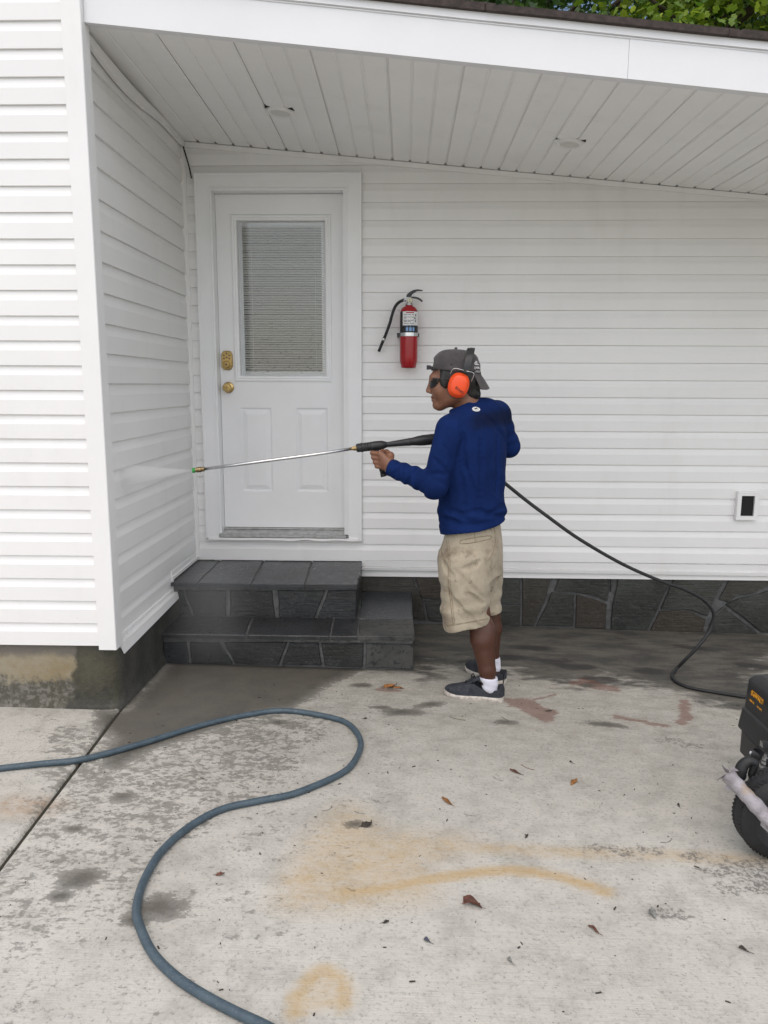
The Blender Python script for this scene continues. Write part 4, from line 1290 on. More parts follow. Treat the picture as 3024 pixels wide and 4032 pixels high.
shorts_o = nobj('shorts', V, F, M_SHORTS, person)
BQ = BVHTree.FromPolygons([tuple(v) for v in V], [tuple(f) for f in F])
def seam(name, pts, y, r=.0016, off=.0004, mt=M_SEAM, par=shorts_o, bv=BQ, n=6):
    P = [hit(bv, a, y, b, off)[0] for a, b in [(c[0], c[1]) for c in curve([(a, b) for a, b in pts], n)]]
    m = MB().tube(P, r, 6)
    return obj(name, m, mt, par, True)
seam('seam', [(.266, .785), (.275, .697), (.277, .593), (.289, .487), (.303, .380)], -1.2, .0018)
seam('seam', [(.274, .785), (.283, .697), (.285, .593), (.297, .487), (.311, .382)], -1.2, .0012)
seam('seam', [(.486, .846), (.495, .792), (.489, .729), (.463, .677)], -1.15, .0013)
seam('pocket_welt', [(.329, .785), (.396, .799), (.464, .808), (.464, .794), (.397, .777), (.332, .769), (.329, .785)], -1.2, .0017)
seam('seam', [(.397, .777), (.393, .818), (.392, .836)], -1.2, .001)
seam('pocket_edge', [(.247, .765), (.243, .735), (.252, .70), (.268, .680)], -1.19, .0022)
for zz in (.020, .024):
    seam('hem_seam', [(.275, .352+zz), (.33, .361+zz), (.40, .375+zz), (.478, .392+zz)], -1.2, .0009)
m = MB().tube([hit(BQ, .474, -1.15, z, .002)[0] for z in (.826, .838, .85)], .0045, 6)
obj('belt_loop', m, M_SHORTS, shorts_o, True)

# shoes and socks
def shoe(heel, toe, L=.285, flip=1):
    h, t = Vector(heel), Vector(toe)
    ax = (t-h); ax.z = 0; ax.normalize(); side = Vector((-ax.y, ax.x, 0))
    sole, up, dark = MB(), MB(), MB()
    S_ = [0, .015, .04, .09, .2, .35, .5, .65, .78, .88, .95, .985, 1.0]
    HW = [.004, .022, .034, .0405, .041, .036, .039, .0445, .045, .039, .027, .015, .003]
    def pt(l, w_, z): return h+ax*(l*L)+side*w_+Vector((0, 0, z))
    P = []
    for l, w_ in zip(S_, HW):
        lift = .012*max(0, (l-.72)/.28)**2
        b_ = flip*.004*math.sin(l*3.1)
        th = .026-.004*l
        P.append([pt(l, b_+w_*.93, lift), pt(l, b_+w_*1.02, lift+th*.3), pt(l, b_+w_*1.03, lift+th*.72), pt(l, b_+w_*1.0, lift+th*.76), pt(l, b_+w_*.97, lift+th),
                  pt(l, b_-w_*.97, lift+th), pt(l, b_-w_*1.0, lift+th*.76), pt(l, b_-w_*1.03, lift+th*.72), pt(l, b_-w_*1.02, lift+th*.3), pt(l, b_-w_*.93, lift)])
        P[-1].append(P[-1][0])
    sole.grid(P)
    U = []
    Hh = [.055, .066, .072, .070, .066, .088, .101, .075, .062, .053, .042, .032, .022]
    Hc = [.055, .066, .072, .066, .057, .060, .086, .075, .062, .053, .042, .032, .022]
    for l, w_, H, Hs in zip(S_, HW, Hh, Hc):
        lift = .012*max(0, (l-.72)/.28)**2; b_ = flip*.004*math.sin(l*3.1)
        row = []
        opened = l < .56
        for q in range(-8, 9):
            a = q/8*math.pi/2
            if opened:      # collar: walls only, turning in at the rim
                s_ = abs(q)/8
                ww = w_*(.97-.05*(1-s_)**2) ; zz = .020+lift+(Hs-.02)*(1-s_**2.2)
                row.append(pt(l, b_+ww*(1 if q > 0 else -1 if q < 0 else 0.0), zz if q else Hs-.03+.0))
            else:
                row.append(pt(l, b_+w_*.96*abs(math.sin(a))**.75*(1 if q > 0 else -1), .020+lift+(H-.02)*abs(math.cos(a))**.7))
        U.append(row)
    up.grid(U)
    # tongue and laces
    tg = []
    for l, z in ((.36, .112), (.44, .110), (.52, .100), (.62, .083)):
        tg.append([pt(l, q*.021+flip*.002, z-abs(q)**2*.014) for q in (-1, -.5, 0, .5, 1)])
    up.ribbon(tg, .006)
    for l, z in ((.50, .099), (.55, .092), (.60, .085), (.655, .077)):
        dark.tube([pt(l, -.030, z-.017), pt(l-.012, -.012, z+.001), pt(l-.006, .012, z+.001), pt(l, .030, z-.017)], .0033, 6)
    dark.tube(curve([pt(.49, 0, .104), pt(.54, -.022, .112), pt(.57, -.034, .088)], 4), .0026, 6)
    dark.tube(curve([pt(.49, 0, .104), pt(.53, .022, .112), pt(.60, .034, .090)], 4), .0026, 6)
    so = obj('shoe', up, M_SHOE, person, True, 60)
    obj('sole', sole, M_SOLE, so, True, 50)
    obj('laces', dark, M_BLACKP, so, True)
gzz = lambda x, y: float(gz(x, y))
shoe((.553, -1.208, gzz(.55, -1.21)), (.27, -1.150, 0), .288, 1)
shoe((.574, -1.005, gzz(.57, -1.0)), (.405, -.785, 0), .272, -1)
for (c0, c1, c2), top in ((((.4785, -1.204, .126), (.483, -1.206, .085), (.490, -1.206, .045)), .0435), (((.515, -.985, .150), (.525, -.985, .10), (.533, -.985, .045)), .0415)):
    f = Field((min(c0[0], c2[0])-.07, c0[1]-.07, .02), (max(c0[0], c2[0])+.07, c0[1]+.07, .17), .0035)
    f.chain([c0, c1, c2], [top, top*.82, top*.62], .01, mod=lambda x, y, z, t: (.0012*np.sin(160*z+40*x)).astype(np.float32))
    f.cut(lambda x, y, z: z-(c0[2]-.10*(x-c0[0])))
    V, F = f.mesh(1)
    nobj('sock', V, F, M_SOCK, person)

# hair, cap worn backwards, ear defenders, sunglasses
H = Field((.17, -1.21, 1.38), (.45, -.99, 1.68), .0035)
H.ell((.303, HY, 1.545), (.1085, .0815, .104), .01)
H.chain([(.355, HY, 1.50), (.378, HY+.004, 1.455)], [.058, .040], .03)
for sy in (-1, 1): H.ell((.246, HY+sy*.0635, 1.520), (.024, .0135, .045), .012)
H.cone((.378, HY-.02, 1.455), (.385, HY-.01, 1.432), .026, .016, .015)
def hcut(x, y, z):
    face = (.2235-.0*np.clip(1.50-z, 0, .2)+np.clip(1.495-z, 0, 1)*1.3)-x+.05*np.maximum(0, .05-np.abs(y-HY))
    return np.maximum(face, z-1.60)
H.add_noise(lambda x, y, z: .0022*np.sin(150*x+40*z)*np.sin(130*y+30*z))
H.cut(hcut)
V, F = H.mesh(1)
nobj('hair', V, F, M_HAIR, person)
K = Field((.15, -1.23, 1.49), (.44, -.97, 1.68), .0035)
K.ell((.298, HY, 1.560), (.1135, .0895, .0965), .01, p=2.35, mod=lambda x, y, z: (.0022*np.sin(33*x+9*np.sin(22*z))*np.clip((z-1.56)*12, 0, 1)).astype(np.float32))
for a in range(6):      # panel seams
    an = a*math.pi/3+.3
    K.cone((.298+.115*math.cos(an), HY+.09*math.sin(an), 1.575), (.298+.02*math.cos(an), HY+.02*math.sin(an), 1.658), .0028, .0028, .002, 'cut')
    K.ell((.298+.085*math.cos(an+.5), HY+.068*math.sin(an+.5), 1.628), (.004, .004, .004), .001, 'cut')
K.ell((.181, HY, 1.585), (.030, .045, .030), .004, 'cut')
K.ell((.298, HY, 1.659), (.0075, .0075, .006), .002)
K.cut(lambda x, y, z: (1.566-.13*np.clip(x-.193, 0, .085)-.10*np.clip((.35-x)*0, 0, 1)-.004*np.clip(x-.3, 0, 1))-z)
V, F = K.mesh(1)
cap = nobj('cap', V, F, M_CAP, person)
BK = BVHTree.FromPolygons([tuple(v) for v in V], [tuple(f) for f in F])
P = []
for i in range(9):
    t = i/8
    row = []
    for q in range(-8, 9):
        s_ = q/8
        back = (.080*t)*(1-.30*s_**4)
        x0 = .300+.102*math.cos(s_*.80); y0 = HY+.088*math.sin(s_*.80)
        row.append((x0+back*.66, y0, 1.554-.020*s_*s_*(.3+.7*t)-back*.80-.012*t*t))
    P.append(row)
m = MB().ribbon(P, .0045)
obj('cap_visor', m, M_CAP, cap, True, 45)
m = MB()
P = [[(.1925+.02*abs(q)**2-.006*(1-abs(q)), HY+q*.042, z) for z in (1.558, 1.577)] for q in (-1, -.6, -.2, .2, .6, 1)]
m.ribbon(P, .003)
m.ribbon([[(.186, HY-.030, 1.562), (.186, HY-.030, 1.580)], [(.172, HY-.024, 1.562), (.172, HY-.024, 1.582)], [(.166, HY-.016, 1.561), (.166, HY-.016, 1.582)]], .003)
obj('cap_strap', m, M_CAPD, cap)
for s_, x, z, sz in (('dL', .4005, 1.590, .027), ('LMA', .4035, 1.5695, .0155), ('(703)', .4065, 1.555, .0155)):
    p, nn = hit(BK, x-.014, -1.15, z, .0012)
    nn = Vector((.75, -.62, .12)).normalized() if nn.length == 0 else (nn*.6+Vector((.55, -.8, .1)).normalized()*.4).normalized()
    xa = Vector((0, 0, 1)).cross(nn).normalized(); za = nn.cross(xa)
    text('cap_lettering', s_, sz, frame(p+nn*.0015, xa, za, nn), M_WHITEP, cap, .0004)
muff = MB()
def cup(sy):
    tilt = R(14)
    n_, up_ = Vector((0, sy, 0)), Vector((math.sin(tilt), 0, math.cos(tilt)))
    xx = up_.cross(n_).normalized()
    c = Vector((.3075, HY+sy*.068, 1.492))
    M = frame(c, xx, up_, n_)
    def sup(rx, rz, d, k=28, e=2.35):
        o = []
        for i in range(k):
            a = 2*math.pi*i/k; ca, sa = math.cos(a), math.sin(a)
            o.append(M @ Vector((rx*abs(ca)**(2/e)*(1 if ca > 0 else -1), rz*abs(sa)**(2/e)*(1 if sa > 0 else -1), d)))
        o.append(o[0])
        return o
    shell, pad = MB(), MB()
    prof = [(.0455, .0565, .012), (.0500, .0610, .013), (.0505, .0612, .017), (.0485, .0590, .0225), (.0445, .0545, .026), (.0425, .0525, .0285), (.0400, .050, .034), (.034, .044, .0385), (.022, .031, .0415), (.010, .014, .0425), (.0004, .0005, .0428)]
    prof = [(a*.93, b*.92, c) for a, b, c in prof]
    shell.grid([sup(*q) for q in prof])
    pad.grid([sup(*q) for q in [(.030, .040, -.004), (.044, .055, -.003), (.0475, .0585, .004), (.0470, .0580, .0125), (.03, .04, .0127)]])
    return shell, pad, M
sh_, pd_, MM = cup(-1)
band = None
m = MB(); P = []
for i in range(25):
    a = math.pi*i/24
    y = HY-.101*math.cos(a); z = 1.553+.106*max(0, math.sin(a))**.8
    lean = .008+.030*math.sin(a)
    P.append([(.330+lean-.0155, y, z), (.330+lean, y-.0010*math.cos(a), z+.0014), (.330+lean+.0155, y, z)])
m.ribbon(P, .004)
for sy in (-1, 1): m.box(.327, .352, HY+sy*.1035-.003, HY+sy*.1035+.003, 1.548, 1.575)
band = obj('ear_defender_band', m, M_BLACKPL, person, True, 45)
cupo = obj('ear_defender_cup', sh_, M_ORANGE, person, True, 50)
obj('cushion', pd_, M_BLACKRB, cupo, True, 50)
tm = MM @ Matrix.Translation((.010, -.024, .0415)) @ Matrix.Rotation(R(-14), 4, 'Z')
text('cup_lettering', 'ECHO', .0160, MM @ Matrix.Translation((.0075, -.0205, .0436)) @ Matrix.Rotation(R(-24), 4, 'Z'), M_BLACKP, cupo, .0009)
sh_, pd_, MF = cup(1)
c2 = obj('ear_defender_cup', sh_, M_ORANGE, person, True, 50)
obj('cushion', pd_, M_BLACKRB, c2, True, 50)
for sy in (-1, 1):
    yy = HY+sy*.1045
    m = MB().tube(curve([(.268, yy-sy*.010, 1.540), (.278, yy, 1.561), (.292, yy+sy*.002, 1.566), (.312, yy+sy*.002, 1.562), (.333, yy, 1.556), (.352, yy+sy*.002, 1.552), (.368, yy, 1.548), (.373, yy, 1.538), (.362, yy-sy*.012, 1.505)], 4), .0016, 6)
    obj('ear_defender_wire', m, M_STEEL, person, True)
m = MB()
P = []
for i in range(25):
    t = -1+2*i/24
    a = t*1.12
    x = .2495-.0735*math.cos(a)+.004; y = HY+.074*math.sin(a)
    nose = max(0, 1-abs(t)/.16)
    top = 1.5245-.004*abs(t); bot = 1.484+.022*nose+.030*max(0, abs(t)-.74)/.26-.006*math.exp(-((abs(t)-.42)/.18)**2)
    P.append([(x+.0035*(1-q)**2*0, y, bot+(top-bot)*q) for q in (0, .33, .66, 1)])
m.ribbon(P, .0028)
gl = obj('sunglasses', m, M_LENS, person, True, 40)
m = MB()
m.tube([(p[3][0]-.0005, p[3][1], p[3][2]+.0005) for p in P], .0022, 6)
for sy in (-1, 1): m.tube(curve([(.2200, HY+sy*.0665, 1.5185), (.25, HY+sy*.079, 1.520), (.29, HY+sy*.083, 1.519)], 4), .0027, 6)
obj('sunglasses_frame', m, M_BLACKPL, gl, True)

# ------------------------------------------------------------------ spray gun held by the man, its hose, the water
gun = thing('spray_gun', 'long steel pressure washer lance with black grips held in both hands', 'spray gun', (-.05, -1.04, 1.2))
GA, GB = Vector((-.173, -1.06, 1.1955)), Vector((.187, -.975, 1.2335))
AX = (GB-GA).normalized()
def gp(t): return GA+AX*t
m = MB().tube([(-.872, -1.146, 1.1015), (-.60, -1.113, 1.1365), (-.35, -1.082, 1.1685), tuple(GA)], .0072, 14)
lance = obj('lance', m, M_STEEL, gun, True)
LX = (Vector((-.872, -1.146, 1.1015))-Vector((-.60, -1.113, 1.1365))).normalized()
def lp(t): return Vector((-.872, -1.146, 1.1015))+LX*t
m = MB()
m.lathe([(.0075, -.006), (.0105, -.006), (.0105, .006), (.0085, .007), (.0125, .0085), (.0125, .018), (.0110, .0185), (.0110, .0205), (.0125, .021), (.0125, .030), (.0095, .0315), (.0095, .035)], along(lp(0), lp(1)), 18)
obj('quick_coupler', m, M_BRASSD, gun, True, 30)
m = MB()
m.lathe([(.006, .034), (.006, .038), (.0085, .039), (.0125, .048), (.0118, .049), (.004, .045)], along(lp(0), lp(1)), 12)
m.cur = 1
for k in range(4):
    a = k*math.pi/2
    M = along(lp(.037), lp(1)) @ Matrix.Rotation(a, 4, 'Z') @ Matrix.Translation((.0095, 0, .005))
    m.obox(M, .004, .0025, .012)
obj('green_nozzle', m, [M_GREEN, M_GREEN], gun)
m = MB()
m.lathe([(.0075, -.012), (.0095, -.012), (.0095, -.002), (.0118, -.002), (.0118, .010), (.0088, .011), (.0088, .018), (.0065, .019)], along(gp(0), gp(1)), 6)
obj('brass_nut', m, M_BRASSD, gun)
m = MB()
prof = [(.006, .012), (.0145, .013), (.0160, .017), (.0165, .034), (.0195, .036), (.0195, .042), (.0172, .044), (.0178, .050), (.0158, .052), (.0178, .055), (.0182, .062), (.0160, .064), (.0182, .067), (.0182, .076), (.0165, .078),
        (.0185, .082), (.0195, .10), (.0192, .118), (.0186, .119), (.0192, .121), (.0180, .138), (.0130, .156), (.0118, .160)]
m.lathe([(r*1.18, h) for r, h in prof], along(gp(0), gp(1)), 20)
for k in range(10):
    a = k*math.pi/5
    m.obox(along(gp(0), gp(1)) @ Matrix.Rotation(a, 4, 'Z') @ Matrix.Translation((.0190, 0, .025)), .003, .004, .017)
obj('front_grip', m, M_BLACKPL, gun, True, 32)
m = MB()
m.lathe([(.0118, .1595), (.0130, .18), (.0160, .23), (.0182, .268), (.0192, .270), (.0192, .276), (.0182, .278), (.0205, .298), (.0240, .318), (.0262, .345), (.0262, .40), (.0235, .44), (.0235, .52), (.017, .545)], along(gp(0), gp(1)), 20)
obj('gun_body', m, M_BLACKPL, gun, True, 32)
m = MB()
m.tube([(-.064, -1.0355, 1.188), (-.062, -1.058, 1.172), (-.058, -1.085, 1.160), (-.045, -1.085, 1.120), (-.032, -1.085, 1.078)], [.0115, .0125, .0135, .0135, .0125], 12)
m.tube([(-.033, -1.085, 1.082), (-.0285, -1.0855, 1.066)], [.0155, .0145], 12)
obj('side_handle', m, M_BLACKPL, gun, True)
m = MB()
m.tube([(.345, -.940, 1.245), (.362, -.918, 1.205), (.378, -.905, 1.15), (.386, -.902, 1.12)], [.019, .0165, .0155, .017], 12)
m.tube([(.325, -.935, 1.225), (.322, -.925, 1.195), (.335, -.918, 1.165), (.352, -.912, 1.15)], .0045, 8)
obj('trigger_handle', m, M_BLACKPL, gun, True)
m = MB().lathe([(.010, 0), (.012, 0), (.012, .02), (.009, .021), (.009, .035)], along((.386, -.902, 1.121), (.40, -.900, 1.06)), 12)
obj('hose_fitting', m, M_BRASS, gun, True, 30)

bh = [(.394, -.901, 1.088), (.440, -.910, 1.085), (.500, -.918, 1.060), (.562, -.920, 1.015), (.660, -.912, .937), (.776, -.90, .851), (.92, -.882, .748), (1.07, -.86, .656), (1.20, -.84, .585), (1.323, -.82, .528), (1.44, -.80, .480), (1.531, -.78, .446), (1.642, -.75, .384), (1.702, -.74, .311), (1.694, -.74, .222), (1.632, -.76, .139),
      (1.575, -.755, .065), (1.538, -.725, -.004), (1.493, -.79, -.009), (1.470, -.87, -.007), (1.480, -.94, -.006), (1.53, -.998, -.006), (1.646, -1.05, -.007), (1.742, -1.09, -.008), (1.87, -1.149, -.008), (1.98, -1.26, -.008), (1.98, -1.55, .02), (1.93, -1.75, .10), (1.80, -1.85, .18)]
m = MB().tube(curve([(a, b, c+.003) for a, b, c in bh], 7), .0088, 12)
tag(obj('pressure_hose', m, M_BLACKRB, None, True), 'thin black pressure hose looping down from the spray gun to the machine', 'hose')

gh = [(-2.1, -2.36), (-1.75, -2.19), (-1.517, -2.087), (-1.432, -2.053), (-1.296, -2.006), (-1.157, -1.958), (-.991, -1.818), (-.799, -1.626), (-.627, -1.50), (-.473, -1.437), (-.301, -1.474), (-.172, -1.549), (-.104, -1.718), (-.114, -1.884), (-.163, -2.007), (-.307, -2.157), (-.428, -2.219),
      (-.543, -2.282), (-.622, -2.393), (-.669, -2.533), (-.675, -2.676), (-.655, -2.798), (-.621, -2.871), (-.553, -2.969), (-.473, -3.043), (-.391, -3.097), (-.305, -3.143), (-.229, -3.179), (-.10, -3.25), (.05, -3.36), (.3, -3.6)]
P = [(a, b, float(gz(a, b))+.0112) for a, b in gh]
m = MB().tube(curve(P, 6), .0122, 14)
tag(obj('garden_hose', m, M_HOSE, None, True), 'thick blue grey garden hose winding in an S across the pale concrete', 'hose')

def mist(name, mb, dens, label, soft=None):
    mt = bpy.data.materials.new(name); mt.use_nodes = True
    t = mt.node_tree; t.nodes.remove(t.nodes['Principled BSDF'])
    v = t.nodes.new('ShaderNodeVolumePrincipled')
    v.inputs['Color'].default_value = (1, 1, 1, 1); v.inputs['Density'].default_value = dens; v.inputs['Anisotropy'].default_value = 0.0
    if soft == 'fan':
        g_ = t.nodes.new('ShaderNodeNewGeometry'); sx = t.nodes.new('ShaderNodeSeparateXYZ')
        t.links.new(g_.outputs['Position'], sx.inputs[0])
        mr = t.nodes.new('ShaderNodeMapRange'); t.links.new(sx.outputs[0], mr.inputs[0])
        mr.inputs[1].default_value = -1.25; mr.inputs[2].default_value = -.93; mr.inputs[3].default_value = dens*.12; mr.inputs[4].default_value = dens
        t.links.new(mr.outputs[0], v.inputs['Density'])
    elif soft:
        c, r = soft
        g_ = t.nodes.new('ShaderNodeNewGeometry'); mp = t.nodes.new('ShaderNodeMapping')
        t.links.new(g_.outputs['Position'], mp.inputs[0])
        mp.inputs[3].default_value = tuple(1/q for q in r); mp.inputs[1].default_value = tuple(-a/q for a, q in zip(c, r))
        ln = t.nodes.new('ShaderNodeVectorMath'); ln.operation = 'LENGTH'; t.links.new(mp.outputs[0], ln.inputs[0])
        mr = t.nodes.new('ShaderNodeMapRange'); mr.interpolation_type = 'SMOOTHERSTEP'
        t.links.new(ln.outputs['Value'], mr.inputs[0]); mr.inputs[1].default_value = 1; mr.inputs[2].default_value = 0; mr.inputs[3].default_value = 0; mr.inputs[4].default_value = dens
        t.links.new(mr.outputs[0], v.inputs['Density'])
    t.links.new(v.outputs[0], t.nodes['Material Output'].inputs['Volume'])
    return tag(obj(name, mb, mt, None, True), label, 'spray', None, 'stuff')
A = lp(.049)
m = MB()
TT = Vector((-1.262, -1.225, 1.088)); up_ = Vector((0, 0, 1)); sd_ = Vector((.25, -.97, 0)).normalized()
ring0 = [A+up_*.004*math.sin(a)+sd_*.004*math.cos(a) for a in [k*math.pi/6 for k in range(12)]]
ring1 = [TT+up_*.058*math.sin(a)+sd_*.040*math.cos(a)+Vector((0, 0, -.012)) for a in [k*math.pi/6 for k in range(12)]]
m.add(ring0+ring1, [(k, (k+1) % 12, 12+(k+1) % 12, 12+k) for k in range(12)]+[tuple(range(11, -1, -1)), tuple(range(12, 24))])
mist('water_spray', m, 32.0, 'pale fan of water spray leaving the green nozzle towards the side wall', 'fan')
m = MB()
def blobmesh(m, c, r, seg=20):
    m.lathe([(max(.001, math.sin(math.pi*i/12)), -math.cos(math.pi*i/12)) for i in range(13)], Matrix.Translation(c) @ Matrix.Diagonal((*r, 1)), seg)
blobmesh(m, (-.90, -.98, .38), (.29, .42, .42))
mist('water_mist', m, .30, 'thin bluish haze of water drifting over the left end of the steps', ((-.90, -.98, .38), (.29, .42, .42)))

# ------------------------------------------------------------------ fire extinguisher on the wall
fx, fy = .0865, -.088
ext = thing('fire_extinguisher', 'red fire extinguisher hanging on the white siding right of the door', 'extinguisher', (fx, fy, 1.6))
up = Matrix.Translation((fx, fy, 0))
m = MB(); m.lathe([(.0, 1.601), (.030, 1.600), (.038, 1.604), (.047, 1.614), (.0515, 1.630), (.052, 1.65), (.052, 1.895), (.0500, 1.915), (.0435, 1.932), (.030, 1.943), (.0205, 1.946), (.0205, 1.952)], up, 36, False)
tank = obj('tank', m, M_RED, ext, True, 50)
m = MB(); m.lathe([(.034, 1.592), (.043, 1.594), (.046, 1.612)], up, 36, False)
obj('foot_ring', m, M_RED, ext, True)
def wrap(x0, x1, z0, z1, r, mt, name, par=ext, k=14, yoff=0.0):
    """piece of a cylinder skin facing the camera, x given as arc length from the middle"""
    P = []
    for i in range(k+1):
        a = (x0+(x1-x0)*i/k)/r
        P.append([(fx+r*math.sin(a), fy-r*math.cos(a), z) for z in (z0, z1)])
    return obj(name, MB().grid(P), mt, par, True)
lab = wrap(-.080, .080, 1.792, 1.913, .0524, M_BLACKP, 'label')
wrap(-.040, .080, 1.834, 1.912, .0527, M_WHITEP, 'label_panel', lab)
m = MB()
def bar(x0, x1, z0, z1, r=.0530, m=None):
    P = []
    for i in range(7):
        a = (x0+(x1-x0)*i/6)/r
        P.append([(fx+r*math.sin(a), fy-r*math.cos(a), z) for z in (z0, z1)])
    m.grid(P)
for z in (1.8855, 1.8665, 1.8495): bar(-.040, .062, z, z+.0012, m=m)
for z, segs in ((1.8935, ((-.033, -.012), (-.010, .012), (.016, .030))), (1.8785, ((-.033, -.010), (-.008, .010), (.014, .034))), (1.8725, ((-.030, -.016),)),
                (1.8600, ((-.033, -.012), (-.009, .008), (.010, .028))), (1.8540, ((-.030, -.010), (-.007, .010))), (1.8415, ((-.033, .0), (.004, .03)))):
    for a, b in segs: bar(a, b, z, z+.0026, m=m)
for x, z in ((.041, 1.890), (.036, 1.872), (.040, 1.857)):
    bar(x-.003, x+.002, z, z+.006, m=m); bar(x+.004, x+.0065, z-.002, z+.010, m=m); bar(x-.006, x+.003, z-.002, z, m=m)
obj('label_print', m, M_BLACKP, lab)
m = MB(); bar(-.018, .030, 1.9025, 1.9085, m=m); obj('label_heading', m, M_REDP, lab)
m = MB()
for a, b in ((-.018, -.004), (.002, .016), (.022, .034)): bar(a, b, 1.801, 1.822, m=m)
obj('label_pictogram', m, M_BLUEP, lab)
for s_, a in (('A', -.011), ('B', .009), ('C', .028)):
    an = a/.053
    text('class_letter', s_, .011, frame((fx+.0532*math.sin(an), fy-.0532*math.cos(an), 1.829), (math.cos(an), math.sin(an), 0), (0, 0, 1), (math.sin(an), -math.cos(an), 0)), M_BLUEP, lab, .0002)
m = MB()
P = []
for i in range(29):
    a = R(-100+200*i/28)
    P.append([(fx+.0538*math.sin(a), fy-.0538*math.cos(a), z) for z in (1.773, 1.793)])
m.ribbon(P, .0016)
for a in (-.006, .022, .045):
    an = a/.0545
    M = Matrix.Translation((fx, fy, 1.783)) @ Matrix.Rotation(an, 4, 'Z')
    m.obox(M @ Matrix.Translation((0, -.0556, 0)), .004 if a < 0 else .010, .004, .020)
obj('strap', m, M_STEEL, ext)
m = MB().box(fx-.045, fx+.045, -.0135, -.004, 1.70, 1.86)
m.box(fx-.0695, fx-.0545, fy-.004, -.010, 1.772, 1.794); m.box(fx+.0545, fx+.060, fy-.004, -.010, 1.774, 1.792)
obj('wall_bracket', m, M_BLACKPL, ext)
m = MB(); m.lathe([(.0215, 1.9515), (.0215, 1.960), (.0175, 1.9605), (.0175, 1.968)], up, 18); m.box(fx-.016, fx+.013, fy-.013, fy+.013, 1.966, 1.996)
obj('valve', m, M_GALV, ext, True, 30)
m = MB(); m.lathe([(.0165, 0), (.0165, .008), (.0140, .009)], along((fx+.004, fy-.012, 1.976), (fx+.004, fy-.1, 1.976)), 22)
ga = obj('gauge', m, M_BRASSD, ext, True, 30)
m = MB(); m.lathe([(.0135, .0092), (0, .0093)], along((fx+.004, fy-.012, 1.976), (fx+.004, fy-.1, 1.976)), 22, False)
obj('gauge_dial', m, M_CREAM, ga)
m = MB(); m.box(fx+.003, fx+.005, fy-.0222, fy-.0215, 1.976, 1.985); m.box(fx-.001, fx+.009, fy-.0222, fy-.0215, 1.970, 1.973)
obj('gauge_needle', m, M_BLACKP, ga)
def lever(name, top, bot):
    n_ = len(top)
    m = MB(); V_ = [(x, fy-.009, z) for x, z in top]+[(x, fy-.009, z) for x, z in bot]+[(x, fy+.009, z) for x, z in top]+[(x, fy+.009, z) for x, z in bot]
    fs = []
    for i in range(n_-1):
        fs += [(i, n_+i, n_+i+1, i+1), (2*n_+i, 2*n_+i+1, 3*n_+i+1, 3*n_+i), (i, i+1, 2*n_+i+1, 2*n_+i), (n_+i, 3*n_+i, 3*n_+i+1, n_+i+1)]
    fs += [(0, 2*n_, 3*n_, n_), (n_-1, 2*n_-1, 4*n_-1, 3*n_-1)]
    m.add(V_, fs)
    return obj(name, m, M_BLACKPL, ext)
ex = lambda x, y: (.0865+(x-975)*.0000506*4.48, 1.944-(y-500)*.0002237)
ex = lambda x, y: (.0851+(x-975)*.0002265, 1.944-(y-500)*.0002237)
lever('lever', [ex(*q) for q in ((905, 240), (930, 190), (1000, 130), (1090, 85), (1200, 70), (1330, 90))], [ex(*q) for q in ((915, 285), (960, 270), (1040, 235), (1080, 170), (1180, 115), (1315, 108))])
lever('carry_handle', [ex(*q) for q in ((960, 245), (1060, 250), (1140, 256), (1220, 275), (1290, 320), (1330, 360))], [ex(*q) for q in ((960, 288), (1060, 292), (1140, 300), (1200, 318), (1260, 350), (1310, 390))])
m = MB().tube([(ex(1100, 215)[0]+.004*math.cos(a), fy-.010, ex(1100, 200)[1]+.006*math.sin(a)) for a in [k*math.pi/5 for k in range(11)]], .0008, 5)
obj('safety_pin', m, M_STEEL, ext)
hp = [ex(*q) for q in ((930, 330), (840, 335), (760, 365), (690, 410), (620, 500), (570, 620), (530, 750), (490, 900), (430, 1070), (370, 1230), (300, 1390), (250, 1510), (195, 1640))]
P = curve([(a, fy+.004+.0035*i if i < 12 else fy+.046, b) for i, (a, b) in enumerate(hp)], 5)
m = MB().tube(P, .0088, 12)
hs = obj('hose', m, M_BLACKRB, ext, True)
m = MB(); m.tube([(ex(935, 330)[0], fy, ex(935, 330)[1]), (ex(840, 333)[0], fy+.003, ex(840, 333)[1])], [.0065, .0095], 12)
obj('hose_fitting', m, M_STEEL, hs, True)
i0 = len(P)-14
m = MB().tube([P[i0], P[i0+2]], .0098, 12)
obj('ferrule', m, M_STEEL, hs, True)

